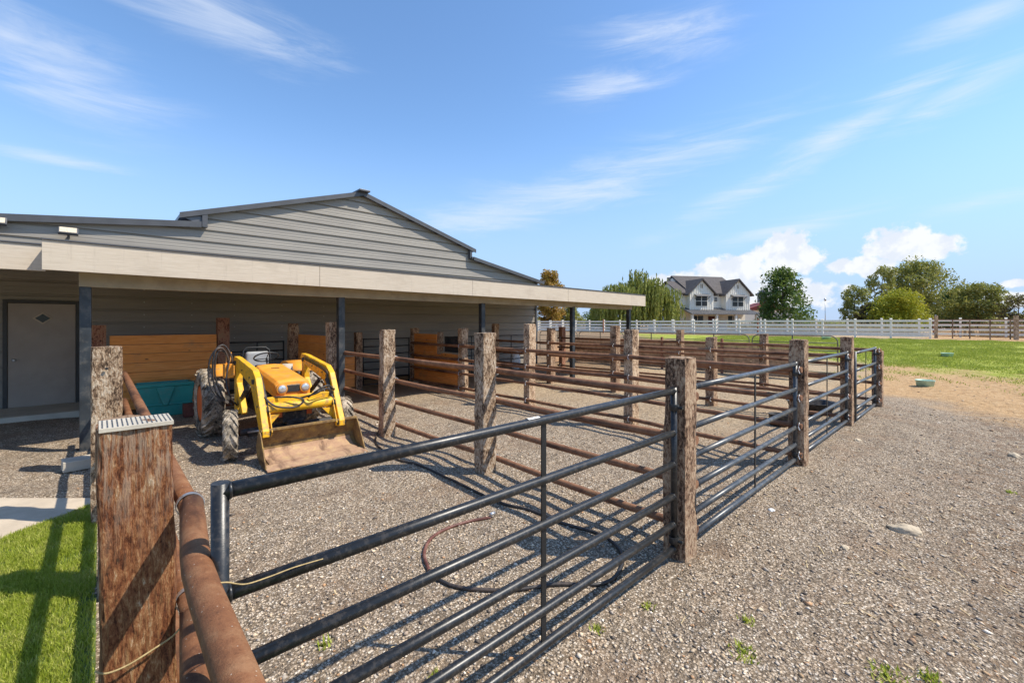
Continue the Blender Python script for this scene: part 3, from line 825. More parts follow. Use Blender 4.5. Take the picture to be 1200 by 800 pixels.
# ---------------------------------------------------------------- barn
barn = empty('barn', (6.3, 14, 0), 'long taupe metal barn with low gable and open lean-to roof on steel columns', 'barn')
bx0, by0 = 6.3, 14.0
def B(mb, name, mat, bevel=0, parent=None, label=None):
    o = mb.build(name, M[mat], parent or barn, bevel, label=label)
    if parent is None: o.location = (-bx0, -by0, 0)
    return o
XL = -9.0
def xr(z):
    if z <= 3.77: return 14.65
    if z <= 4.45: return 14.65+(10.8-14.65)*(z-3.77)/.68
    if z <= 4.79: return 10.8
    return 10.8+(6.3-10.8)*(z-4.79)/1.30
def xl(z):
    zl = 4.41-(1.99-XL)*.108
    if z <= zl: return XL
    if z <= 4.41: return XL+(1.99-XL)*(z-zl)/(4.41-zl)
    if z <= 4.74: return 1.99
    return 1.99+(6.3-1.99)*(z-4.74)/1.35
prof = []
z = .02; P_ = .305
while z < 6.09:
    for dz_, dy in ((0, 0), (.006, .05), (.050, .05), (.058, 0), (.12, 0), (.126, .003), (.146, .003), (.152, 0), (.20, 0), (.206, .003), (.226, .003), (.232, 0)):
        zz = z+dz_
        if zz < 6.085: prof.append((zz, dy))
    z += P_
for q in (3.77, 4.41, 4.4101, 4.45, 4.4501, 4.74, 4.79): prof.append((q, None))
prof.sort(key=lambda a: a[0])
last = 0; pp = []
for zz, dy in prof:
    if dy is None: dy = last
    last = dy; pp.append((zz, dy))
mb = MB(); row = []
for zz, dy in pp:
    row.append((mb.bm.verts.new((xl(zz), 14+dy, zz)), mb.bm.verts.new((xr(zz), 14+dy, zz))))
for a, b in zip(row[:-1], row[1:]): mb.bm.faces.new((a[0], a[1], b[1], b[0]))
wall = B(mb, 'wall', 'siding')
mb = MB(); mb.box(14.55, 14.65, 14.04, 27, 0, 3.7); mb.box(XL, XL+.1, 14.04, 27, 0, 3.2); mb.box(XL, 14.65, 27, 27.1, 0, 3.7)
mb.box(1.99, 10.8, 14.2, 14.24, 0.0, 4.4)
mb.prism([(1.99,4.4), (10.8,4.4), (10.8,4.78), (6.3,6.05), (1.99,4.7)], 27, 27.1, 'y')
B(mb, 'wall', 'siding')
# corner trim of the wall
mb = MB(); mb.box(14.60, 14.72, 13.96, 14.06, 0, 3.72); B(mb, 'corner_trim', 'trim', .004)
# upper roof
def slab(mb, xa, za, xb, zb, y0, y1, th=.10):
    mb.prism([(xa, za), (xb, zb), (xb, zb+th), (xa, za+th)], y0, y1, 'y')
mb = MB(); slab(mb, 6.3, 6.09, 11.0, 6.09-1.30/4.5*4.7, 13.86, 27.3, .09); slab(mb, 1.50, 6.09-1.35/4.31*4.8, 6.3, 6.09, 13.86, 27.3, .09)
B(mb, 'upper_roof', 'roofmetal')
mb = MB(); mb.box(6.12, 6.48, 13.68, 27.35, 6.155, 6.215); B(mb, 'ridge_cap', 'trim', .01)
mb = MB(); slab(mb, 10.8, 4.43, 14.95, 4.43-.177*4.15, 13.80, 27.3, .08); B(mb, 'lower_roof', 'roofmetal')
mb = MB(); slab(mb, XL-.3, 4.42-(1.99-XL+.3)*.108, 2.0, 4.42, 13.88, 27.3, .10); B(mb, 'lower_roof', 'roofmetal')
mb = MB(); mb.box(1.95, 2.07, 13.84, 13.98, 4.38, 4.72); mb.box(10.74, 10.84, 13.86, 13.98, 4.44, 4.80); B(mb, 'step_trim', 'trim', .004)
mb = MB(); mb.prism([(1.52, 4.60), (1.97, 4.74), (1.97, 4.44), (1.90, 4.44)], 13.9, 27, 'y'); B(mb, 'soffit', 'roofmetal')
# rake trims
mb = MB()
def rake(xa, za, xb, zb, y, h=.13): mb.prism([(xa, za-h), (xb, zb-h), (xb, zb+.02), (xa, za+.02)], y-.03, y-.001, 'y')
rake(6.3, 6.17, 11.02, 6.17-1.30/4.5*4.72, 13.86, .12); rake(1.48, 6.17-1.35/4.31*4.82, 6.3, 6.17, 13.86, .12)
rake(10.86, 4.49, 14.97, 4.49-.177*4.11, 13.80, .11); rake(XL-.3, 4.50-(1.99-XL+.3)*.108, 1.94, 4.50, 13.88, .13)
B(mb, 'rake_trim', 'trim')
# lean-to
ZA, ZBb = 3.0, 2.905
def zt(x): return ZA+(ZBb-ZA)*(x+.56)/15.46
mb = MB()
for (xa, xb) in ((-.56, 14.9),):
    y0, y1 = 8.62, 13.98
    v = [(xa, y0, zt(xa)-.03), (xb, y0, zt(xb)-.03), (xb, y1, 3.42), (xa, y1, 3.42)]
    vv = [mb.bm.verts.new(p) for p in v]+[mb.bm.verts.new((p[0], p[1], p[2]-.10)) for p in v]
    for f in ((0,1,2,3), (7,6,5,4), (0,4,5,1), (1,5,6,2), (2,6,7,3), (3,7,4,0)): mb.bm.faces.new([vv[i] for i in f])
B(mb, 'lean_to_roof', 'roofmetal')
mb = MB(); v = [(-.50, 8.7, 2.845), (14.8, 8.7, 2.75), (14.8, 13.95, 3.295), (-.50, 13.95, 3.295)]
vv = [mb.bm.verts.new(p) for p in v]+[mb.bm.verts.new((p[0], p[1], p[2]-.012)) for p in v]
for f in ((0,1,2,3), (7,6,5,4), (0,4,5,1), (1,5,6,2), (2,6,7,3), (3,7,4,0)): mb.bm.faces.new([vv[i] for i in f])
B(mb, 'bounce_sheet', 'vinyl')  # unseen pale sheet, added to bounce light into the bay under the roof
fx = [-.56, 3.05, 6.72, 10.4, 14.9]
for a, b in zip(fx[:-1], fx[1:]):
    b2 = b if b > 14 else b-.006
    mb = MB(); mb.prism([(a, zt(a)-.40), (b2, zt(b2)-.40), (b2, zt(b2)), (a, zt(a))], 8.57, 8.612, 'y'); B(mb, 'fascia', 'fascia', .003)
mb = MB(); mb.prism([(-.57, zt(-.56)+.003), (14.92, zt(14.9)+.003), (14.92, zt(14.9)+.022), (-.57, zt(-.56)+.022)], 8.55, 8.70, 'y'); B(mb, 'drip_edge', 'trim')
mb = MB(); mb.prism([(8.616, 2.51), (13.9, 2.95), (13.9, 3.36), (8.616, 2.90)], 14.86, 14.9, 'x'); B(mb, 'fascia', 'fascia')
mb = MB(); mb.prism([(8.62, 2.60), (9.3, 2.65), (9.3, 3.0), (8.62, 3.0)], -.56, -.52, 'x'); B(mb, 'fascia', 'fascia')
mb = MB(); mb.box(-9, -.563, 9.2, 9.24, 2.63, 3.0); B(mb, 'fascia', 'fascia', .004)
mb = MB(); mb.box(-9, -.57, 9.18, 9.26, 3.003, 3.02); B(mb, 'drip_edge', 'trim')
mb = MB(); mb.prism([(9.245, 2.87), (13.98, 3.3), (13.98, 3.4), (9.245, 2.97)], -9, -.565, 'x'); B(mb, 'lean_to_roof', 'roofmetal')
mb = MB(); mb.prism([(-.22, 2.42), (14.75, 2.38), (14.75, 2.66), (-.22, 2.72)], 9.04, 9.17, 'y'); B(mb, 'beam', 'beam', .006)
# purlins and rafters under the roof
for i in range(13):
    xx = .9+i*1.15
    mb = MB(); mb.prism([(9.18, 2.62), (13.97, 3.12), (13.97, 3.29), (9.18, 2.83)], xx, xx+.045, 'x'); B(mb, 'rafter', 'beam')
mb = MB(); mb.box(.2, 14.6, 13.6, 13.7, 2.75, 2.95); B(mb, 'ledger', 'beam')
for xc in (-.15, 3.66, 7.45, 11.25, 14.6):
    mb = MB(); mb.box(xc-.065, xc+.065, 9.04, 9.17, -.2, 2.42 if xc < 14 else 2.40)
    mb.box(xc-.10, xc+.10, 9.01, 9.20, -.02, .012)
    B(mb, 'column', 'steel_dark', .008)
# door
dr = B(MB().box(-1.40, -.39, 13.94, 13.985, .10, 2.30), 'door', 'door', .004)
def DP(mb, name, mat, bev=0): 
    o = mb.build(name, M[mat], dr, bev); return o
mb = MB(); mb.box(-1.47, -1.405, 13.92, 13.99, .08, 2.37); mb.box(-.385, -.32, 13.92, 13.99, .08, 2.37); mb.box(-1.405, -.385, 13.92, 13.99, 2.305, 2.37); mb.box(-1.405, -.385, 13.92, 13.99, .065, .092)
DP(mb, 'door_frame', 'doorframe', .004)
xc, zc = -.895, 1.985
mb = MB(); mb.prism([(xc-.155, zc), (xc, zc-.13), (xc+.155, zc), (xc, zc+.13)], 13.925, 13.941, 'y'); DP(mb, 'window_frame', 'fascia', .004)
mb = MB(); mb.prism([(xc-.115, zc), (xc, zc-.095), (xc+.115, zc), (xc, zc+.095)], 13.915, 13.9235, 'y'); DP(mb, 'pane', 'glassdark')
mb = MB(); mb.lathe([(-.07, .012), (-.05, .032), (-.02, .03), (0, .014)], (-1.31, 13.935, 1.10), 'y', 16); DP(mb, 'handle', 'zinc')
mb = MB(); mb.box(-9, .25, 12.55, 13.99, -.1, .10); o = mb.build('slab', M['slab'], None, .01); o['kind'] = 'structure'; 
# screws on siding
mb = MB()
for xx in (.8, 1.75, 2.7, 3.9, 5.1):
    for k in range(7):
        zz = 1.50+k*.305
        mb.lathe([(-.012, .011), (0, .013)], (xx, 14.0, zz-.025), 'y', 6)
B(mb, 'screws', 'wire')
# floodlights
def flood(x, z, lab):
    e = empty('floodlight', (x, 13.95, z), lab, 'floodlight', 'floodlights on the barn gable')
    mb = MB(); mb.box(-.02, .02, -.10, .04, -.03, .03); mb.build('bracket', M['trim'], e)
    m = Matrix.Rotation(R(-35), 4, 'X')
    mb = MB(); mb.box(-.16, .16, -.24, -.16, -.10, .08, m); mb.build('housing', M['trim'], e, .01)
    mb = MB(); mb.box(-.135, .135, -.247, -.241, -.08, .06, m); mb.build('lens', M['cream'], e)
flood(-.5, 3.80, 'small square floodlight above the left end of the beige fascia')
flood(-1.55, 3.86, 'small square floodlight at the left edge of the photo')

# ---------------------------------------------------------------- yard items
def bin_teal():
    e = empty('feed_bin', (.98, 11.55, 0), 'teal plastic tapered bin with raised V against the orange planks', 'bin')
    mb = MB()
    b = [(-.42,-.22), (.42,-.22), (.42,.22), (-.42,.22)]; t = [(-.48,-.27), (.48,-.27), (.48,.27), (-.48,.27)]
    A = [mb.bm.verts.new((x, y, -.01)) for x, y in b]; Bt = [mb.bm.verts.new((x, y, .66)) for x, y in t]
    T2 = [mb.bm.verts.new((x*.9, y*.86, .66)) for x, y in t]; Bi = [mb.bm.verts.new((x*.88, y*.8, .08)) for x, y in b]
    mb.bm.faces.new(A[::-1])
    for i in range(4):
        j = (i+1) % 4
        mb.bm.faces.new((A[i], A[j], Bt[j], Bt[i])); mb.bm.faces.new((Bt[i], Bt[j], T2[j], T2[i])); mb.bm.faces.new((T2[i], T2[j], Bi[j], Bi[i]))
    mb.bm.faces.new(Bi)
    mb.build('body', M['teal'], e, .02)
    mb = MB(); mb.prism([(-.16, .60), (.16, .60), (.035, .22), (-.035, .22)], -.295, -.235, 'y'); mb.build('raised_panel', M['teal'], e, .015)
    mb = MB(); mb.box(-.50, .50, -.30, -.262, .60, .67); mb.box(-.455, .455, -.262, -.225, .22, .25); mb.build('rim', M['teal'], e, .012)
bin_teal()
mb = MB(); mb.box(-.12, .12, -.1, .1, 0, .26); o = mb.build('wood_block', M['redbrown'], None, .012, loc=(1.35, 11.0, -.01)); tag(o, 'dark red-brown timber block beside the teal bin and rear tyre', 'block')
# pale block beside left fence
blk = MB(); blk.box(-.15, .15, -.13, .13, 0, .13); blk.box(-.155, .155, -.133, -.01, .03, .045)
o = blk.build('concrete_block', M['slab'], None, .015, loc=(-.20, 8.05, -.005)); o.rotation_euler = (0,0,R(6)); tag(o, 'pale concrete block on the gravel behind the left posts', 'block')
# rubber tubs in pens
def tub(x, y, r, h, label, mat='blackrub', grp='feed tubs on the ground', name='feed_tub'):
    mb = MB(); mb.lathe([(0, r*.86), (h*.95, r), (h, r*1.05), (h*1.03, r*1.03), (h*.98, r*.95), (.03, r*.8)], (0, 0, 0), 'z', 28)
    o = mb.build(name, M[mat], None, 0, loc=(x, y, G(x, y)-.005)); tag(o, label, 'tub', grp); return o
tub(10.95, 2.45, .42, .22, 'black rubber tub behind the gate between second and third posts')
tub(9.15, 2.55, .16, .22, 'small black pail left of the wide rubber tub')
def far_tub(px, py, z, r, label):
    x, y = px2g(px, py, z); return tub(x, y, r, r*.8, label, 'greenplastic')
far_tub(1084, 453, .0, .22, 'pale green tub in the near edge of the pasture')
far_tub(1110, 419, .25, .22, 'green tub in the middle of the pasture')
far_tub(968, 401, .45, .28, 'green tub near the base of the white fence')
# sack
bm = bmesh.new(); bmesh.ops.create_icosphere(bm, subdivisions=3, radius=1)
for v in bm.verts:
    n = mnoise.noise(v.co*2); v.co *= 1+.1*n
    t_ = (v.co.z+1)/2; v.co.x *= .32*(1-.55*t_); v.co.y *= .22*(1-.4*t_); v.co.z = t_*.85
for f in bm.faces: f.smooth = True
me = bpy.data.meshes.new('sack'); bm.to_mesh(me); bm.free(); me.materials.append(M['whitesack'])
o = bpy.data.objects.new('sack', me); C.objects.link(o); o.location = (12.3, 12.9, -.02); tag(o, 'upright white sack against the barn wall at its right end', 'sack')

# hose
def hose(pts, r, mat, lab, name='hose'):
    P3 = []
    for p in pts:
        x, y = px2g(*p); P3.append(Vector((x, y, 0)))
    out = []
    for i in range(len(P3)-1):
        p0, p1, p2, p3 = P3[max(i-1, 0)], P3[i], P3[i+1], P3[min(i+2, len(P3)-1)]
        for k in range(8):
            t = k/8
            q = .5*((2*p1)+(-p0+p2)*t+(2*p0-5*p1+4*p2-p3)*t*t+(-p0+3*p1-3*p2+p3)*t**3)
            out.append((q.x, q.y, G(q.x, q.y)+r*.9))
    out.append((P3[-1].x, P3[-1].y, G(P3[-1].x, P3[-1].y)+r))
    mb = MB(); mb.tube(out, r, 10); return out, mb
o1, mb = hose([(503,672), (517,684), (545,692), (600,694), (650,688), (700,687), (722,676), (730,655), (722,638), (700,624), (660,612), (620,599), (590,590), (555,574), (520,558), (490,548), (465,540), (448,527), (440,515), (445,503)], .014, 'hose', '')
e = empty('garden_hose', (o1[0][0], o1[0][1], 0), 'dark garden hose with a red-brown end looped on the gravel', 'hose')
o = mb.build('dark_length', M['hose'], e); o.location = (-o1[0][0], -o1[0][1], 0)
_, mb = hose([(575,605), (550,608), (525,616), (505,630), (497,650), (503,672)], .014, 'hose_red', '')
o = mb.build('red_length', M['hose_red'], e); o.location = (-o1[0][0], -o1[0][1], 0)
x, y = px2g(577, 604); mb = MB(); mb.tube([(x-.03, y, .02), (x+.03, y+.0, .02)], .017, 10); o = mb.build('coupling', M['zinc'], e); o.location = (-o1[0][0], -o1[0][1], 0)

# ---------------------------------------------------------------- tractor
TX, TY = 2.13, 7.95
tr = empty('tractor', (TX, TY, 0), 'old orange and yellow farm tractor with front loader bucket parked by the barn', 'tractor')
# local frame: -y forward
def wheel(x, y, r, w, rimr, side, lugs, name):
    tyre = MB()
    pf = [(-w*.42, rimr), (-w*.5, rimr+.05), (-w*.52, r*.80), (-w*.44, r*.955), (-w*.22, r*.985), (w*.22, r*.985), (w*.44, r*.955), (w*.52, r*.80), (w*.5, rimr+.05), (w*.42, rimr), (0, rimr-.005)]
    rings = []; n = 48
    for a, rr in pf:
        rings.append([tyre.bm.verts.new((x+a, y+rr*math.cos(2*math.pi*k/n), r+rr*math.sin(2*math.pi*k/n))) for k in range(n)])
    for i in range(len(rings)):
        A, Bq = rings[i], rings[(i+1) % len(rings)]
        for k in range(n): f = tyre.bm.faces.new((A[k], A[(k+1) % n], Bq[(k+1) % n], Bq[k])); f.smooth = True
    for k in range(lugs):
        for s in (-1, 1):
            a = 2*math.pi*(k+(.5 if s > 0 else 0))/lugs
            segs = 4; prev = None
            for q in range(segs+1):
                t = q/segs
                aa = a+t*.42*(1.6*18/lugs)*.6
                xx = x+s*(w*.03+t*w*.50)
                rb = r*(.97 if t < .85 else .93); rt = r*(1.035 if t < .85 else .985)
                wd = .20*18/lugs*.55
                ring_ = [(xx, aa-wd*.35, rb), (xx, aa+wd*.35, rb), (xx, aa+wd*.25, rt), (xx, aa-wd*.25, rt)]
                vs = [tyre.bm.verts.new((p[0], y+p[2]*math.cos(p[1]), r+p[2]*math.sin(p[1]))) for p in ring_]
                if prev:
                    for j in range(4): tyre.bm.faces.new((prev[j], prev[(j+1) % 4], vs[(j+1) % 4], vs[j]))
                else: tyre.bm.faces.new(vs)
                prev = vs
            tyre.bm.faces.new(prev[::-1])
    wh = bpy.data.objects.new('wheel', None); C.objects.link(wh); wh.parent = tr
    if name == 'front':
        Rm = Matrix.Rotation(R(-11), 4, 'Z'); off = Vector((x, y, 0)); wh.location = off-Rm @ off; wh.rotation_euler = (0,0,R(-11))
    tyre.build('tyre', M['mudtyre'], wh)
    rm = MB()
    rm.lathe([(-w*.43, rimr), (-w*.43, rimr*.9), (-w*.12*side*side, rimr*.82), (-w*.10, .07), (-w*.2, .06), (w*.2, .06), (w*.10, .07), (w*.12, rimr*.82), (w*.43, rimr*.9), (w*.43, rimr)], (x, y, r), 'x', 36)
    rm.build('rim', M['orange'], wh)
    hb = MB(); hb.lathe([(-w*.27, .05), (w*.27, .05)], (x, y, r), 'x', 12)
    for k in range(6):
        a = k*math.pi/3; hb.lathe([(-w*.14, .012), (w*.14, .012)], (x, y+.1*math.cos(a)*rimr/.3, r+.1*math.sin(a)*rimr/.3), 'x', 6)
    hb.build('hub', M['engine'], wh)
for s in (-1, 1):
    wheel(s*.78, .95, .55, .30, .31, s, 20, 'rear')
    wheel(s*.80, -.82, .335, .17, .19, s, 16, 'front')
# chassis
mb = MB(); mb.box(-.17, .17, -.95, .2, .42, .62); mb.box(-.20, .20, .2, 1.1, .38, .75); mb.tube([(-.66,.95,.55), (.66,.95,.55)], .10, 14)
mb.tube([(-.7,-.82,.34), (.7,-.82,.34)], .05, 12); mb.box(-.12, .12, -.98, -.7, .30, .45); mb.build('chassis', M['engine'], tr, .012)
mb = MB(); mb.box(-.17, .17, -.75, .15, .62, .93); 
for k in range(4): mb.tube([(-.19, -.6+k*.17, .66), (-.21, -.6+k*.17, .86)], .03, 8); mb.tube([(.19, -.6+k*.17, .66), (.21, -.6+k*.17, .86)], .03, 8)
mb.lathe([(-.12, .07), (.12, .07)], (-.24, -.1, .6), 'y', 12)
mb.build('engine', M['engine'], tr, .01)
# hood
def hoodmesh():
    mb = MB()
    secs = [(-.86, .245, .80, 1.005), (-.80, .25, .79, 1.03), (-.3, .25, .86, 1.09), (.1, .25, .90, 1.13), (.38, .24, .92, 1.175)]
    rings = []
    for (yy, hw, zb, zt_) in secs:
        pts = [(-hw, zb), (-hw, zt_-.05), (-hw+.045, zt_-.006), (-.08, zt_+.008), (.08, zt_+.008), (hw-.045, zt_-.006), (hw, zt_-.05), (hw, zb)]
        rings.append([mb.bm.verts.new((a, yy, b)) for a, b in pts])
    for i in range(len(rings)-1):
        for k in range(7): mb.bm.faces.new((rings[i][k], rings[i][k+1], rings[i+1][k+1], rings[i+1][k]))
    mb.bm.faces.new(rings[0]); mb.bm.faces.new(rings[-1][::-1])
    return mb
hood = hoodmesh().build('hood', M['hood'], tr, .01)
mb = MB(); mb.box(-.06, .06, .05, .08, 1.134, 1.142); mb.build('hood_handle', M['gate_stay'], hood)
mb = MB(); mb.box(-.09, .09, -.876, -.862, .852, .962); mb.build('grille', M['grille'], hood, .004)
mb = MB()
for k in range(7): mb.box(-.085, .085, -.882, -.8765, .86+k*.014, .865+k*.014)
mb.build('grille_slats', M['engine'], hood)
for s in (-1, 1):
    mb = MB(); mb.lathe([(-.03, .072), (-.022, .078), (.01, .078)], (s*.163, -.87, .907), 'y', 24); hl = mb.build('headlight', M['hood'], hood)
    mb = MB(); mb.lathe([(-.046, .02), (-.042, .045), (-.031, .064)], (s*.163, -.87, .907), 'y', 24); mb.build('lens', M['chrome'], hl)
mb = MB(); mb.box(-.22, .22, -.84, -.80, .60, .78); mb.box(-.25, .25, -.90, -.80, .74, .785); mb.box(-.25, .25, -.93, -.86, .50, .62); mb.build('front_panel', M['orange'], tr, .008)
mb = MB(); mb.box(-.23, -.17, -.7, .2, .45, .58); mb.box(.17, .23, -.7, .2, .45, .58); mb.build('side_frame', M['orange'], tr, .008)
# dashboard & wheel
mb = MB(); mb.box(-.20, .20, .385, .52, .80, 1.17); mb.build('dashboard', M['engine'], tr, .02)
mb = MB(); c0 = Vector((0, .60, 1.29)); nrm = Vector((0, .45, .9)).normalized(); u_ = Vector((1,0,0)); v_ = nrm.cross(u_)
mb.tube([tuple(c0+(u_*math.cos(a)+v_*math.sin(a))*.19) for a in [2*math.pi*k/28 for k in range(28)]], .012, 8, closed=True)
for k in range(3):
    a = 2*math.pi*k/3+.5; mb.tube([tuple(c0-nrm*.03), tuple(c0+(u_*math.cos(a)+v_*math.sin(a))*.185)], .008, 6)
mb.tube([tuple(c0-nrm*.03), (0, .47, 1.10)], .018, 8); mb.build('steering_wheel', M['gate_stay'], tr)
# seat
mb = MB(); mb.box(-.22, .22, .80, 1.18, .90, .98); st = mb.build('seat', M['seat'], tr, .03)
mb = MB(); mb.box(-.19, .19, 1.16, 1.24, .98, 1.36); mb.build('seat_back', M['seat'], st, .05, segs=3)
mb = MB(); mb.tube([(-.22,1.20,.92), (-.235,1.24,1.2), (-.21,1.26,1.38), (-.15,1.27,1.43), (.15,1.27,1.43), (.21,1.26,1.38), (.235,1.24,1.2), (.22,1.2,.92)], .016, 8); mb.build('seat_hoop', M['gate_stay'], st)
# fenders
for s in (-1, 1):
    mb = MB(); n = 14; inn, outx = s*.40, s*.78
    pts = []
    for k in range(n+1):
        a = R(48+k*84/n); pts.append((.95+math.cos(a)*.63, .55+math.sin(a)*.63))
    V1 = [mb.bm.verts.new((inn, p[0], p[1])) for p in pts]; V2 = [mb.bm.verts.new((outx, p[0], p[1])) for p in pts]
    for k in range(n): f = mb.bm.faces.new((V1[k], V1[k+1], V2[k+1], V2[k])); f.smooth = True
    mb.bm.faces.new(V1)
    o = mb.build('fender', M['hood'], tr); sol = o.modifiers.new('solid', 'SOLIDIFY'); sol.thickness = .012
# loader
def arm(s):
    x = s*.51; mb = MB()
    pl = [(.30,1.28), (.26,1.35), (.05,1.34), (-.90,1.22), (-1.06,1.12), (-1.44,.44), (-1.44,.36), (-1.32,.34), (-.92,.84), (-.80,.98), (.10,1.17), (.22,1.18)]
    mb.prism(pl, x-.042, x+.042, 'x'); return mb.build('loader_arm', M['yellow'], tr, .008)
for s in (-1, 1):
    a_ = arm(s); x = s*.51
    mb = MB(); mb.box(x-.045, x+.045, .08, .22, .45, 1.26); mb.prism([(.08, .95), (-.30, .52), (-.22, .48), (.10, .78)], x-.04, x+.04, 'x'); mb.build('loader_post', M['yellow'], tr, .008)
    mb = MB(); mb.tube([(x, .12, .60), (x, -.52, .96)], .034, 12); mb.build('lift_cylinder', M['engine'], tr)
    mb = MB(); mb.tube([(x, -.50, .95), (x, -.92, 1.07)], .017, 10); mb.build('piston_rod', M['zinc'], tr)
    mb = MB(); mb.tube([(x-s*.06, -.98, 1.02), (x-s*.06, -1.30, .66)], .028, 12); mb.build('bucket_cylinder', M['engine'], tr)
    mb = MB(); mb.prism([(-1.28, .74), (-1.10, .74), (-1.40, .36), (-1.44, .42)], x-s*.075-.005, x-s*.075+.005, 'x')
    mb.prism([(x-s*.04, .62), (x-s*.22, .62), (x-s*.04, .42)], -1.27, -1.25, 'y'); mb.build('gusset', M['yellow'], tr)
    for py_, pz_ in ((.14,1.25), (-.98,1.06), (-1.39,.40)):
        mb = MB(); mb.lathe([(-.065, .035), (.065, .035)], (x, py_, pz_), 'x', 14); mb.build('pivot_pin', M['engine'], tr)
mb = MB(); mb.tube([(-.52,-1.20,.70), (.52,-1.20,.70)], .075, 20); mb.box(-.48, .48, -1.16, -1.08, .74, .84); mb.build('cross_tube', M['yellow'], tr, .006)
for s_ in (-1, 1):
    for q in (0, 1):
        xo = s_*(.51-.058-.0*q); 
        mb = MB(); mb.tube(smooth([(xo, .05, 1.30-q*.035), (xo, -.88, 1.17-q*.035), (xo, -1.03, 1.04-q*.03), (xo, -1.18, .80), (xo-s_*.02, -1.24, .68-q*.03)]), .009, 8)
        mb.build('hydraulic_line', M['hose'], tr)
    for (yy, zz) in ((-.30,1.17), (-.75,1.10), (-1.18,.74)):
        mb = MB(); mb.lathe([(-.052, .014), (.052, .014)], (s_*.51, yy, zz), 'x', 6); mb.build('bolt', M['engine'], tr)
mb = MB(); mb.box(-.60, .60, -.87, -.77, .27, .33); mb.box(-.05, .05, -.95, -.70, .33, .42); mb.build('axle_beam', M['engine'], tr, .01)
mb = MB(); mb.tube([(-.62,-.95,.36), (0,-.97,.36), (.62,-.95,.36)], .014, 8); mb.build('tie_rod', M['zinc'], tr)
mb = MB(); mb.box(-.34, -.22, -.62, -.40, .60, .78); mb.box(-.33, -.23, -.60, -.42, .781, .80); mb.build('battery', M['blackrub'], tr, .006)
mb = MB(); mb.tube(smooth([(-.2,-.3,.9), (-.32,-.25,.86), (-.36,0,.8), (-.34,.3,.66), (-.4,.5,.55)]), .012, 8); mb.build('hydraulic_hose', M['hose'], tr)
# bucket
bw = .655; bxo = .085
mb = MB()
inner = [(-1.74, .015), (-1.42, .05), (-1.30, .12), (-1.27, .22), (-1.36, .40), (-1.40, .43)]
outer = [(-1.40, .445), (-1.34, .42), (-1.245, .225), (-1.28, .10), (-1.41, .025), (-1.74, -.005)]
mb.prism([inner[i] for i in range(len(inner))]+outer, bxo-bw, bxo+bw, 'x')
bk = mb.build('bucket', M['bucket'], tr)
mb = MB(); side = [(-1.72, .0), (-1.41, .015), (-1.275, .10), (-1.24, .225), (-1.34, .43), (-1.40, .45), (-1.47, .38)]
mb.prism(side, bxo-bw-.012, bxo-bw+.001, 'x'); mb.build('side_plate', M['bucket'], bk)
mb = MB(); mb.prism(side, bxo+bw-.001, bxo+bw+.012, 'x'); mb.build('side_plate', M['bucket'], bk)
mb = MB(); mb.prism([(-1.79, .008), (-1.60, .036), (-1.60, .022), (-1.79, -.004)], bxo-bw-.01, bxo+bw+.01, 'x'); mb.build('cutting_edge', M['bucket_light'], bk)
mb = MB(); mb.prism([(-1.60, .0365), (-1.42, .058), (-1.305, .125), (-1.290, .165), (-1.30, .165), (-1.32, .128), (-1.43, .0625), (-1.60, .041)], bxo-bw+.06, bxo+bw-.06, 'x'); mb.build('floor_plate', M['bucket_light'], bk)
mb = MB(); mb.box(bxo-bw, bxo+bw, -1.425, -1.375, .432, .462); mb.build('top_lip', M['bucket'], bk, .004)
# hydraulic hoses
hz = [[(-.34,-1.14,.84), (-.14,-1.30,.84), (.0,-1.33,.78), (-.12,-1.33,.70), (-.36,-1.30,.74), (-.47,-1.2,.86)],
      [(.10,-1.22,.80), (.18,-1.34,.90), (.34,-1.33,.96), (.46,-1.25,.88), (.50,-1.12,.90)],
      [(-.02,-1.22,.80), (.14,-1.36,.86), (.30,-1.36,.92), (.44,-1.28,.84)],
      [(-.62,.2,1.22), (-.68,.16,1.42), (-.76,.12,1.50), (-.84,.10,1.42), (-.86,.12,1.10), (-.80,.12,.78), (-.66,.10,.62)],
      [(-.60,.22,1.18), (-.66,.20,1.38), (-.75,.18,1.45), (-.81,.16,1.36), (-.82,.16,1.05), (-.72,.14,.72), (-.60,.10,.60)],
      [(-.58,.20,1.1), (-.60,.16,1.34), (-.70,.14,1.53), (-.80,.12,1.50), (-.90,.12,1.30), (-.90,.12,.95), (-.76,.05,.66)],
      [(-.64,.12,1.3), (-.70,.02,1.0), (-.66,-.05,.75), (-.56,0,.6)]]
for h_ in hz:
    mb = MB(); mb.tube(smooth(h_), .013, 8); mb.build('hydraulic_hose', M['hose'], tr)
mb = MB(); mb.box(-.70, -.58, .12, .30, 1.02, 1.24); mb.tube([(-.62,.2,1.2), (-.60,.22,1.42)], .01, 8); mb.tube([(-.67,.2,1.2), (-.66,.22,1.40)], .01, 8)
mb.build('valve_block', M['hood'], tr, .01)
mb = MB(); mb.tube([(.30, .45, .96), (.30, .45, 1.16)], .085, 18); mb.build('canister', M['slab'], tr)
mb = MB(); mb.tube([(.21,-.1,.8), (.30,-.1,.84), (.31,-.12,1.02), (.31,-.12,1.08)], .028, 12); mb.build('exhaust_pipe', M['engine'], tr)
mb = MB(); mb.box(-.55, -.36, .25, .75, .40, .44); mb.box(.36, .55, .25, .75, .40, .44); mb.build('footrest', M['engine'], tr, .006)

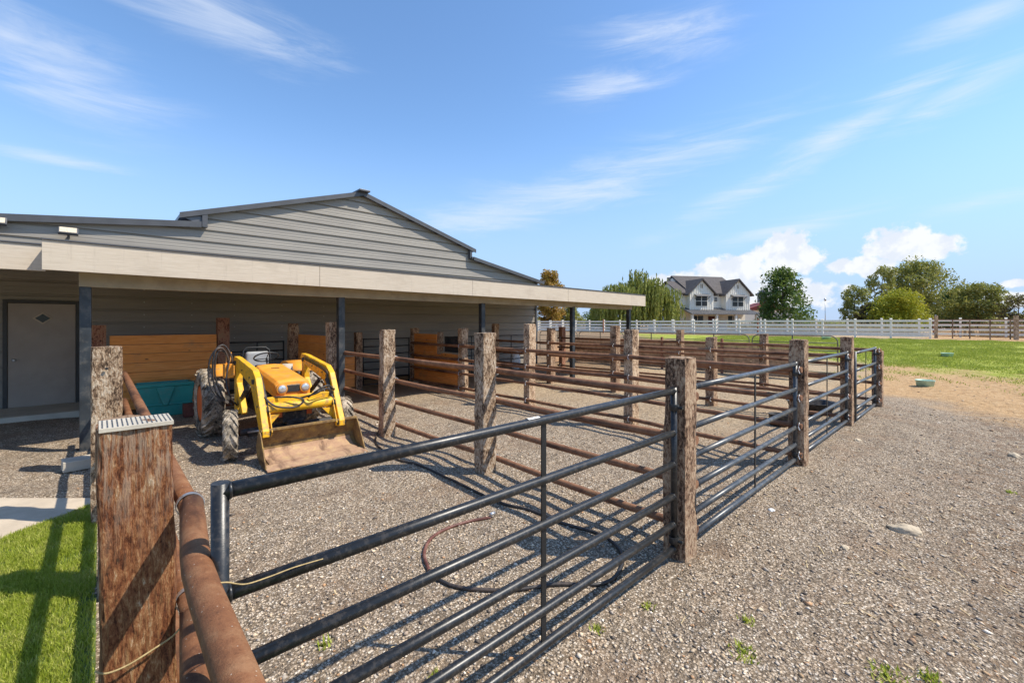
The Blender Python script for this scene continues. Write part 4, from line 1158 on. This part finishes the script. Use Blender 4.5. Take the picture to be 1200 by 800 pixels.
# ---------------------------------------------------------------- beyond the pens
# board windbreak
e = empty('board_fence', (17.0, 4.2, 0), 'low brown board windbreak behind the farthest pen', 'fence')
for i in range(4):
    mb = MB(); y0 = i*2.4
    for k in range(7): mb.box(0, .03, y0+.02, y0+2.38, .03+k*.165, .03+k*.165+.155)
    mb.build('board_panel', M['fenceboard'], e, .004)
for i in range(5):
    mb = MB(); mb.box(-.08, -.005, i*2.4-.04, i*2.4+.04, -.2, 1.30); mb.build('post', M['tie_red'], e)
e = empty('board_fence', (15.0, 13.6, 0), 'short brown board fence just right of the barn wall end', 'fence')
mb = MB()
for k in range(5): mb.box(0, 3.2, 0, .03, .05+k*.165, .05+k*.165+.155)
mb.build('board_panel', M['fenceboard'], e)
mb = MB(); mb.box(-.05, .05, -.08, -.005, -.2, 1.1); mb.box(3.1, 3.2, -.08, -.005, -.2, 1.1); mb.build('post', M['tie_red'], e)
# round cornered livestock panels
pan0 = None
for i in range(5):
    yy = 3.2+i*2.7
    lab = 'rounded pipe livestock panel behind the board windbreak, '+['nearest the pasture','second from the pasture','middle of five','second from the barn','nearest the barn'][i]
    if pan0 is None:
        pan0 = empty('livestock_panel', (17.7, yy, .03), lab, 'panel', 'tubular livestock panels behind the windbreak')
        mb = MB(); H_, W_, q = 1.42, 2.60, .22
        pts = [(0, 0, .0)]+[(0, 0, H_-q)]+[(0, q-q*math.cos(a), H_-q+q*math.sin(a)) for a in [R(15*k) for k in range(1, 7)]]
        pts += [(0, W_-q+q*math.sin(a), H_-q+q*math.cos(a)) for a in [R(15*k) for k in range(0, 7)]]+[(0, W_, 0)]
        mb.tube(pts, .019, 10); mb.build('frame', M['panelpaint'], pan0)
        for z in (1.18, .92, .68, .44, .2):
            mb = MB(); mb.tube([(0, 0, z), (0, W_, z)], .014, 8); mb.build('rail', M['panelpaint'], pan0)
        mb = MB(); mb.box(-.006, .006, W_/2-.02, W_/2+.02, .2, H_); mb.build('stay', M['panelpaint'], pan0)
    else:
        c = copy_tree(pan0); c.location = (17.7, yy, .03); c['label'] = lab
# white fences
def white_fence(X, y0, y1, sp, h, label, dx=0):
    e = empty('white_fence', (X, y0, G(X, 0)), label, 'fence', 'white rail fences across the far side of the field')
    n = int((y1-y0)/sp)
    pm = None
    for i in range(n+1):
        if pm is None:
            mb = MB(); mb.box(-.065, .065, -.065, .065, -.2, h); mb.prism([(-.08, h), (.08, h), (0, h+.07)], -.08, .08, 'y'); pm = mb.build('post', M['vinyl'], e)
        else:
            c = pm.copy(); C.objects.link(c); c.parent = e; c.location = (dx*i*sp, i*sp, rnd.uniform(-.03, .03))
    L = n*sp
    for z in (h-.13, h-.50, h-.87, h-1.22):
        if z > .1:
            mb = MB(); mb.bar((0, 0, z), (dx*L, L, z), .05, .15); mb.build('rail', M['vinyl'], e)
white_fence(44.5, 2.5, 66, 2.2, 1.42, 'white rail fence, the nearer of two parallel lines across the field')
white_fence(50.5, -16, 76, 2.44, 1.46, 'white rail fence, the farther of two parallel lines across the field')
# brown pipe gate run far right
def far_brown():
    X0, Y0 = 38.0, -9.0
    def at(px, d): u = (px-600)/FPX; return ((CA+u*SA)*d, (SA-u*CA)*d)
    a = at(1097, 33.5); b = at(1225, 29.0)
    e = empty('corral_fence', (a[0], a[1], G(*a)), 'brown rail fence with timber posts at the far right of the field', 'fence')
    A = Vector((0,0,0)); Bv = Vector((b[0]-a[0], b[1]-a[1], G(*b)-G(*a)))
    for z in (1.40, 1.10, .80, .50, .2):
        mb = MB(); mb.tube([A+Vector((0,0,z)), Bv+Vector((0,0,z))], .030, 8); mb.build('rail', M['rust'], e)
    for f, w in ((0,.20), (.17,.07), (.34,.07), (.53,.07), (.71,.07), (.76,.24), (1,.2)):
        p = Bv*f; mb = MB(); mb.box(p.x-w/2, p.x+w/2, p.y-w/2, p.y+w/2, -.3, p.z+(1.72 if w > .1 else 1.45)); mb.build('post', M['tie' if w < .1 else 'tie_pale'], e)
    for i, px in enumerate((1094, 957, 888, 707)):
        q = at(px, 41.5 if px > 1000 else (43.5 if px > 800 else 50))
        mb = MB(); mb.box(-.06, .06, -.06, .06, -.2, 1.52); mb.box(-.07, .07, -.07, .07, 1.5, 1.54)
        o = mb.build('timber_post', M['tie_red'], None, .006, loc=(q[0], q[1], G(*q)))
        tag(o, ['lone brown post left of the far brown rail fence', 'lone brown post against the white fence, right of the leafy tree', 'lone brown post against the white fence below the big house', 'lone brown post against the white fence below the willow'][i], 'post')
far_brown()

# ---------------------------------------------------------------- far buildings
def place(px, d):
    u = (px-600)/FPX; return (CA+u*SA)*d, (SA-u*CA)*d
def house():
    hx, hy = place(836, 65); th = R(-90+46.8+14)   # local +x to the right in the photo, front faces -y local
    e = empty('house', (hx, hy, .70), 'white two-storey farmhouse with grey gables and covered porch behind the white fence', 'house', rz=th)
    def b(mb, n, m, par=None, bev=0, **k): return mb.build(n, M[m], par or e, bev)
    mb = MB(); mb.box(-5.6, 5.58, 0.001, 8.5, 0, 5.49); mb.box(-4.7, -.7, -.9, 0, 2.9, 5.5); mb.box(1.4, 5.6, -.9, 0, 2.9, 5.5)
    mb.prism([(-4.7,5.5), (-.7,5.5), (-2.7,7.35)], -.9, 0, 'y'); mb.prism([(1.4,5.5), (5.6,5.5), (3.5,7.45)], -.9, 0, 'y')
    mb.prism([(0,5.5), (6.4,5.5), (3.2,7.2)], -5.6, -5.4, 'x'); mb.prism([(0,5.5), (8.5,5.5), (4.25,8.1)], -4.1, -3.9, 'x'); mb.prism([(0,5.5), (8.5,5.5), (4.25,8.1)], 4.5, 4.7, 'x')
    w = b(mb, 'wall', 'housewall')
    for lo, hi, c in ((-4.65, -.75, -2.7), (1.45, 5.6, 3.5)):
        mb = MB(); xx = lo
        while xx < hi:
            mb.box(xx, xx+.07, -.94, -.902, 2.95, 7.25-abs(xx-c)*.92); xx += .36
        b(mb, 'battens', 'housewall', w)
    mb = MB()
    mb.prism([(-.4,5.35), (4.25,8.3), (4.25,8.48), (-.4,5.53)], -4.2, 5.0, 'x'); mb.prism([(4.25,8.3), (8.9,5.35), (8.9,5.53), (4.25,8.48)], -4.2, 5.0, 'x')
    mb.prism([(-.3,5.36), (3.2,7.35), (3.2,7.5), (-.3,5.5)], -6.0, -4.21, 'x'); mb.prism([(3.2,7.35), (6.7,5.36), (6.7,5.5), (3.2,7.5)], -6.0, -4.21, 'x')
    for c, hw, zp in ((-2.7, 2.0, 7.35), (3.5, 2.1, 7.45)):
        for s in (-1, 1):
            mb.prism([(c, zp+.02), (c+s*(hw+.45), 5.5-.40), (c+s*(hw+.45), 5.5-.22), (c, zp+.22)], -1.25, 3.9, 'y')
    rf = b(mb, 'roof', 'houseroof')
    mb = MB(); mb.box(-5.2, -4.8, 3.5, 3.9, 6.8, 8.1); b(mb, 'chimney', 'trim', rf)
    mb = MB(); mb.prism([(-2.6,2.35), (0.02,3.25), (0.02,3.37), (-2.6,2.47)], -5.6, 5.9, 'x'); pr = b(mb, 'porch_roof', 'porchroof')
    mb = MB()
    for k in range(29): mb.prism([(-2.6,2.47), (0.0,3.37), (0.0,3.42), (-2.6,2.52)], -5.55+k*.405, -5.51+k*.405, 'x')
    b(mb, 'seams', 'porchroof', pr)
    for xx in (-5.3, -1.3, 1.9, 5.5):
        mb = MB(); mb.box(xx-.16, xx+.16, -2.45, -2.15, 0, 2.4); b(mb, 'porch_post', 'housewall')
    def win(x0, x1, z0, z1, y, mull=True):
        mb = MB(); mb.box(x0-.08, x1+.08, y-.06, y-.003, z0-.08, z1+.08); f = b(mb, 'window', 'housewall')
        mb = MB(); m_ = (x0+x1)/2
        if mull:
            mb.box(x0, m_-.06, y-.075, y-.062, z0, z1); mb.box(m_+.06, x1, y-.075, y-.062, z0, z1)
        else: mb.box(x0, x1, y-.075, y-.062, z0, z1)
        b(mb, 'pane', 'glassdark', f)
        mb = MB(); mb.box(x0-.02, x1+.02, y-.085, y-.077, (z0+z1)/2-.03, (z0+z1)/2+.03); b(mb, 'sash', 'housewall', f)
    win(-3.7, -1.8, 3.6, 5.0, -.9); win(2.5, 4.4, 3.6, 5.0, -.9); win(.1, .6, 4.35, 4.9, 0, False)
    win(-3.7, -1.8, .6, 2.2, 0); win(2.5, 4.2, .6, 2.2, 0)
    for x0, x1 in ((-3.95,-1.55), (2.25,4.65)):
        mb = MB(); mb.prism([(-1.55,4.95), (-.905,5.25), (-.905,5.33), (-1.55,5.03)], x0, x1, 'x')
        for xx in (x0+.1, x1-.16): mb.prism([(-1.5,4.97), (-.905,4.55), (-.905,4.65), (-1.5,5.02)], xx, xx+.06, 'x')
        b(mb, 'awning', 'porchroof')
    mb = MB(); mb.box(-.9, .9, -.05, -.003, 0, 2.15); b(mb, 'door', 'redbrown')
    for c in (-2.7, 3.5):
        mb = MB(); mb.box(c-.22, c+.22, -.93, -.902, 6.2, 6.75); b(mb, 'vent', 'beam')
house()
# small building with cupola right of house
hx, hy = place(893, 78)
e = empty('barn', (hx, hy, .7), 'red-roofed outbuilding with a cupola right of the farmhouse', 'barn', rz=R(-50))
mb = MB(); mb.box(-4, 4, -3, 3, 0, 3.6); mb.build('wall', M['housewall'], e)
mb = MB(); mb.prism([(-4.4,3.3), (4.4,3.3), (0,4.8)], -3.3, 3.3, 'y'); mb.build('roof', M['redbarn'], e)
mb = MB(); mb.box(-.6, .6, -.5, .5, 4.8, 6.3); mb.prism([(-.8,6.3), (.8,6.3), (0,6.9)], -.7, .7, 'y'); mb.build('cupola', M['porchroof'], e)
# red gambrel barn far left
hx, hy = place(649, 118)
e = empty('barn', (hx, hy, .7), 'small red gambrel barn far off beyond the lean-to roof end', 'barn', rz=R(-43))
mb = MB(); mb.prism([(-2.1,0), (2.1,0), (2.1,1.9), (1.5,3.3), (0,4.2), (-1.5,3.3), (-2.1,1.9)], -3, 3, 'y'); mb.build('wall', M['redbarn'], e)
mb = MB(); mb.prism([(-2.3,1.8), (-1.6,3.4), (0,4.35), (1.6,3.4), (2.3,1.8), (2.2,1.7), (1.5,3.25), (0,4.15), (-1.5,3.25), (-2.2,1.7)], -3.2, 3.2, 'y'); mb.build('roof', M['vinyl'], e)
mb = MB(); mb.box(-.7, .7, -3.03, -3.005, 0, 2.0); mb.build('door', M['vinyl'], e)
mb = MB(); mb.box(-.45, .45, -3.05, -3.005, 2.5, 3.2); mb.build('window', M['vinyl'], e)
# pole
hx, hy = place(967, 75)
mb = MB(); mb.tube([(0,0,0), (0,0,5.0)], [.07, .04], 8); e = empty('weather_pole', (hx, hy, .7), 'thin pale pole with a small head rising beyond the white fence', 'pole')
mb.build('pole', M['zinc'], e); mb = MB(); mb.lathe([(4.9, .1), (5.2, .22), (5.35, .1)], (0, 0, 0), 'z', 10); mb.build('head', M['zinc'], e)

# ---------------------------------------------------------------- trees
def leafquads(P, size, jitter=.5, stretch=1.0, rng=nr, down=False):
    n = len(P)
    a = rng.normal(size=(n, 3)); a /= np.linalg.norm(a, axis=1)[:,None]
    b = rng.normal(size=(n, 3))
    if down: a = np.tile(np.array([0,0,-1.]), (n, 1))+rng.normal(size=(n, 3))*.18
    b -= a*(np.sum(a*b, 1)/np.sum(a*a, 1))[:,None]; b /= np.linalg.norm(b, axis=1)[:,None]
    s = size*rng.uniform(1-jitter, 1+jitter, n)[:,None]
    a = a*s*stretch; b = b*s*.5
    V = np.stack([P-a*.5, P+b*.5, P+a*.5, P-b*.5], 1).reshape(-1, 3)
    F = np.arange(n*4).reshape(-1, 4)
    return V, F
def tree(name, px, d, h, w, leafm, label, clumps=26, per=170, leaf=.34, shape='round', base=.12, seed=1, trunk=.16, zoff=0):
    rg = np.random.default_rng(seed); x, y = place(px, d)
    e = empty(name, (x, y, G(x, y)+zoff), label, 'tree', 'trees beyond the white fence')
    cs = []; n2 = int(clumps*2.4)
    for i in range(n2):
        t = (i+.5)/n2
        if shape == 'round': rad = math.sqrt(max(.06, 1-((t-.45)/.60)**2))
        elif shape == 'cone': rad = (1.0-t)**.5*(1+.22*math.sin(i*1.3)) if t > .25 else .85+.6*t
        elif shape == 'vase': rad = (.62+.5*t)*math.sqrt(max(.05, 1-max(0, (t-.55)/.50)**2))
        else: rad = 1
        rad *= w/2*.86*(.82+.25*math.sin(i*2.7+seed))
        zc = h*(base+(1-base)*t*.94)
        a = i*2.399+rg.uniform(-.5, .5); r_ = rad*math.sqrt(rg.uniform(.15, 1.25))
        cs.append((r_*math.cos(a), r_*math.sin(a), zc, w*rg.uniform(.05, .17)))
    pts = []
    for cx, cy, cz, cr in cs:
        m = int(per*.75*(cr/(w*.12))**2)
        q = rg.normal(size=(m, 3)); q /= np.linalg.norm(q, axis=1)[:,None]; q *= (rg.random(m)**.45)[:,None]*cr
        q[:,2] *= .95; q += np.array([cx, cy, cz])
        pts.append(q)
    P = np.concatenate(pts)
    P = P[P[:,2] > .15]
    V, F = leafquads(P, leaf, .45, rng=rg)
    raw_mesh('crown', V, F, M[leafm], e)
    mb = MB(); tr_ = trunk*h/6
    mb.tube([(0,0,-.2), (.02*h,0,h*.25), (-.01*h,.01*h,h*.5), (0,0,h*.8)], [tr_, tr_*.75, tr_*.45, tr_*.15], 8)
    for cx, cy, cz, cr in cs[:14]:
        z0 = max(.15*h, cz-.35*h)
        mb.tube([(0,0,z0), (cx*.5, cy*.5, (z0+cz)/2+.03*h), (cx, cy, cz)], [tr_*.35, tr_*.2, tr_*.07], 5)
    mb.build('trunk', M['bark'], e)
    return e
def hh(py, d): return (HOR-py)/FPX*d+CH-.72
tree('maple_tree', 918, 54, hh(314,54), 7.6, 'leaf_green', 'dark green broad-leaved tree right of the farmhouse', 34, 105, .36, 'cone', .06, 4)
tree('shrub', 1052, 56, hh(343,56), 7.2, 'leaf_yellow', 'rounded yellow-green shrub, brightest of the far trees', 60, 190, .24, 'round', .02, 5, .08)
tree('elm_tree', 1002, 62, hh(335,62), 4.4, 'leaf_olive', 'thin grey-green tree left of the yellow-green shrub', 22, 130, .28, 'vase', .05, 6)
tree('poplar_tree', 1034, 66, hh(312,66), 4.6, 'leaf_olive', 'tall sparse tree behind the left side of the yellow-green shrub', 22, 120, .30, 'vase', .15, 7)
tree('cottonwood_tree', 1075, 68, hh(305,68), 9.6, 'leaf_olive', 'tallest olive green tree behind the yellow-green shrub', 56, 190, .34, 'vase', .04, 8)
tree('plum_tree', 1019, 58, hh(356,58), 3.2, 'leaf_red', 'dark purple-leaved bush left of the yellow-green shrub', 22, 120, .24, 'round', .02, 9, .08)
tree('ash_tree', 1113, 78, hh(340,78), 7.0, 'leaf_green', 'dark tree just right of the tallest olive tree', 34, 150, .34, 'round', .03, 10)
tree('ash_tree', 1146, 66, hh(331,66), 7.8, 'leaf_olive', 'wide olive tree third from the right edge of the photo', 46, 170, .32, 'round', .03, 11)
tree('ash_tree', 1126, 69, hh(338,69), 4.5, 'leaf_green', 'dark green tree left of and behind the wide olive tree', 26, 160, .3, 'cone', .03, 31)
tree('cherry_tree', 1194, 60, hh(345,60), 5.0, 'leaf_red', 'reddish brown thin-leaved tree at the right edge of the photo', 22, 90, .26, 'vase', .1, 12)
tree('autumn_tree', 643, 96, hh(316,96), 7.6, 'leaf_autumn', 'rounded orange and green autumn tree above the barn roof end', 40, 160, .42, 'round', .08, 13)
tree('elm_tree', 668, 100, hh(357,100), 7.0, 'leaf_olive', 'low green tree between the autumn tree and the willow', 20, 140, .40, 'round', .02, 14)
tree('shrub', 700, 74, hh(362,74), 5.5, 'leaf_green', 'dark low shrub left of the willow trunk', 20, 120, .3, 'round', .02, 15, .08)
def willow():
    rg = np.random.default_rng(21); d = 60; x, y = place(746, d); h = hh(316, d)
    e = empty('willow_tree', (x, y, G(x, y)), 'large weeping willow with yellow-green hanging branches left of the farmhouse', 'tree', 'trees beyond the white fence')
    P = []; br = []
    for i in range(46):
        a = rg.uniform(0, 6.283); r_ = 5.9*math.sqrt(rg.random()); 
        top = h*(1-.45*(r_/5.9)**1.8)*rg.uniform(.72, 1.0)
        cx, cy = r_*math.cos(a), r_*math.sin(a); br.append((cx, cy, top))
        for s in range(26):
            bx = cx+rg.normal()*.62; by = cy+rg.normal()*.62; t0 = top-abs(rg.normal())*.35
            L = rg.uniform(.35, .92)*t0; m = int(L/.17)
            zz = t0-np.arange(m)*.17; k = np.arange(m)/max(m, 1)
            ox = np.sign(bx)*.5*k*(1-k*.4); 
            P.append(np.stack([bx+ox+rg.normal(size=m)*.05, by+np.zeros(m)+rg.normal(size=m)*.05, zz], 1))
    P = np.concatenate(P); P = P[P[:,2] > .3]
    V, F = leafquads(P, .30, .4, 1.3, rg, True)
    raw_mesh('crown', V, F, M['leaf_willow'], e)
    mb = MB(); mb.tube([(0,0,-.2), (.1,0,2), (0,.1,4), (.1,0,6)], [.42, .36, .26, .1], 10)
    for cx, cy, t in br[:18]: mb.tube([(0,0,2.2), (cx*.5, cy*.5, t*.8), (cx, cy, t-.15)], [.16, .09, .03], 6)
    mb.build('trunk', M['bark'], e)
willow()
# distant wood: one mass along the horizon
def far_wood():
    rg = np.random.default_rng(5); P = []
    for i in range(150):
        px = rg.uniform(590, 1290); d = rg.uniform(150, 210); x, y = place(px, d); h = rg.uniform(1.6, 4.2)+(1.5 if px > 1085 else 0)
        if 955 < px < 990: h *= .5
        m = 150; w = rg.uniform(3, 6)
        q = rg.normal(size=(m, 3)); q /= np.linalg.norm(q, axis=1)[:,None]; q *= (rg.random(m)**.4)[:,None]
        P.append(q*np.array([w, w, h*.55])+np.array([x, y, .7+h*.5]))
    P = np.concatenate(P); V, F = leafquads(P, 1.0, .4, rng=rg)
    o = raw_mesh('distant_wood', V, F, M['leaf_olive']); tag(o, 'low line of distant trees along the horizon behind everything', 'wood', kind='stuff')
far_wood()
# dry tall grass tufts beyond the fence
x = nr.uniform(52, 56, 9000); y = nr.uniform(-14, 70, 9000)
M['drygrass'] = leaf_mat('dry_grass', (.28,.20,.09), (.42,.32,.15), (.55,.45,.22), .2)
k = (vn(x, y, .35, 3) > .0); x, y = x[k], y[k]
o = blades(len(x), x, y, .5, 1.5, .10, M['drygrass'], 'dry_grass', 'dry straw-coloured tall grass beyond the white fences', gz(x, y), .5)

# ---------------------------------------------------------------- sky
W = bpy.data.worlds.new('World'); S.world = W; W.use_nodes = True
t = NT('w', W)
Ld = Vector((-.52, .60, -1)).normalized()
el = math.asin(-Ld.z)
sky = t.n('ShaderNodeTexSky', sky_type='NISHITA'); sky.sun_disc = False; sky.sun_elevation = el
sky.sun_rotation = math.atan2(-Ld.x, -Ld.y); sky.air_density = 1.0; sky.dust_density = .35; sky.ozone_density = 2.2; sky.altitude = 800
gen = t.n('ShaderNodeTexCoord').outputs['Generated']
sp = t.n('ShaderNodeSeparateXYZ', i_Vector=gen)
az = t.math('ARCTAN2', sp.outputs[1], sp.outputs[0])
hyp = t.math('SQRT', t.math('ADD', t.math('MULTIPLY', sp.outputs[0], sp.outputs[0]), t.math('MULTIPLY', sp.outputs[1], sp.outputs[1])))
ele = t.math('ARCTAN2', sp.outputs[2], hyp)
def azel(px, py):
    u = (px-600)/FPX; a = math.atan(u)
    return R(46.8)-a, math.atan((HOR-py)/FPX*math.cos(a))
def blob(px, py, rx, ry, rot=0):
    a0, e0 = azel(px, py); cosa = math.cos(math.atan((px-600)/FPX))
    ra, re = rx/FPX*cosa*cosa, ry/FPX*cosa
    da = t.math('MULTIPLY', t.math('SUBTRACT', az, a0), -1); de = t.math('SUBTRACT', ele, e0)
    c, s_ = math.cos(R(rot)), math.sin(R(rot))
    p = t.math('DIVIDE', t.math('ADD', t.math('MULTIPLY', da, c), t.math('MULTIPLY', de, s_)), ra)
    q = t.math('DIVIDE', t.math('SUBTRACT', t.math('MULTIPLY', de, c), t.math('MULTIPLY', da, s_)), re)
    return t.math('SUBTRACT', 1.0, t.math('SQRT', t.math('ADD', t.math('MULTIPLY', p, p), t.math('MULTIPLY', q, q))))
def mx(lst):
    r_ = lst[0]
    for v in lst[1:]: r_ = t.math('MAXIMUM', r_, v)
    return r_
cv = t.n('ShaderNodeCombineXYZ', i_X=az, i_Y=ele, i_Z=0.0).outputs[0]
# cumulus
cum = mx([blob(918,298,52,30), blob(862,318,70,22), blob(800,330,60,16), blob(945,302,34,22), blob(1052,286,58,30), blob(1095,288,46,20), blob(1010,312,60,16), blob(1190,332,30,8), blob(890,345,130,22), blob(1185,350,60,12)])
cn = t.noise(cv, 26, 9, .62, .15)
cn2 = t.noise(cv, 9, 4, .55, .1)
cf = t.math('ADD', cum, t.math('ADD', t.math('MULTIPLY', t.math('SUBTRACT', cn, .5), 1.5), t.math('MULTIPLY', t.math('SUBTRACT', cn2, .5), .8)))
cmask = t.ss(cf, .14, .40)
# cirrus
def streak(rot, sc, st, det=6, rough=.62):
    mp = t.n('ShaderNodeMapping'); t.set(mp.inputs[0], cv); mp.inputs['Rotation'].default_value = (0,0,R(rot)); mp.inputs['Scale'].default_value = (sc, sc*st, 1)
    return t.noise(mp.outputs[0], 1, det, rough, .6)
ci1 = mx([blob(980,160,330,22,24), blob(1130,105,130,22,18), blob(700,215,230,34,12), blob(560,255,160,22,8), blob(770,45,110,26,-5), blob(715,100,80,22,5), blob(1140,240,110,14,6), blob(930,265,130,12,8)])
ci2 = mx([blob(250,18,190,34,-6), blob(60,80,170,55,-12), blob(90,110,150,18,8), blob(70,188,110,10,0), blob(10,40,100,40,-20), blob(1150,20,120,20,5)])
st1 = streak(20, 3.2, 7.5, 8, .68); st2 = streak(-8, 3.2, 6.5, 8, .68)
m1 = t.ss(t.math('ADD', t.math('MULTIPLY', ci1, .55), t.math('MULTIPLY', t.math('SUBTRACT', st1, .46), 2.0)), -.05, 1.15)
m1 = t.math('MULTIPLY', m1, t.ss(ci1, -.7, .7))
m2 = t.ss(t.math('ADD', t.math('MULTIPLY', ci2, .6), t.math('MULTIPLY', t.math('SUBTRACT', st2, .44), 2.0)), -.05, 1.05)
m2 = t.math('MULTIPLY', m2, t.ss(ci2, -.7, .75))
cim = t.math('MULTIPLY', t.math('MAXIMUM', t.math('MULTIPLY', m1, 1.35), m2), .60)
hz_ = t.math('MULTIPLY', t.ss(ele, .42, .0), .92)
hsv = t.n('ShaderNodeHueSaturation', i_Saturation=1.10, i_Value=.97, i_Color=sky.outputs[0], i_Hue=.499)
CW = (3.85, 3.9, 3.95)
c1 = t.mix(hz_, hsv.outputs[0], (1.62, 2.3, 3.5))
c1 = t.mix(cim, c1, (3.2, 3.5, 4.0))
shade = t.mix(t.ss(t.noise(cv, 22, 7, .6), .40, .56), (3.2, 3.4, 3.75), CW)
c1 = t.mix(t.math('MULTIPLY', cmask, .93), c1, shade)
bg = t.n('ShaderNodeBackground', i_Color=c1, i_Strength=.15)
wo = t.n('ShaderNodeOutputWorld'); t.t.links.new(bg.outputs[0], wo.inputs[0])
sl = bpy.data.lights.new('sun', 'SUN'); sl.energy = 3.45; sl.angle = R(.55); sl.color = (1, .93, .81)
so = bpy.data.objects.new('sun', sl); C.objects.link(so); so.rotation_euler = Ld.to_track_quat('-Z', 'Y').to_euler()
so.location = (10, -15, 25)

# ---------------------------------------------------------------- camera
cd = bpy.data.cameras.new('camera'); cam = bpy.data.objects.new('camera', cd); C.objects.link(cam)
cam.location = (0, 0, CH); cam.rotation_euler = (R(90), 0, R(46.8-90))
cd.sensor_width = 36; cd.lens = FPX/1200*36; cd.shift_y = -(400-HOR)/1200; cd.clip_end = 5000; cd.clip_start = .05
S.camera = cam
S.view_settings.view_transform = 'Standard'; S.view_settings.look = 'None'; S.view_settings.exposure = .80; S.view_settings.gamma = 1
S.view_settings.use_curve_mapping = False
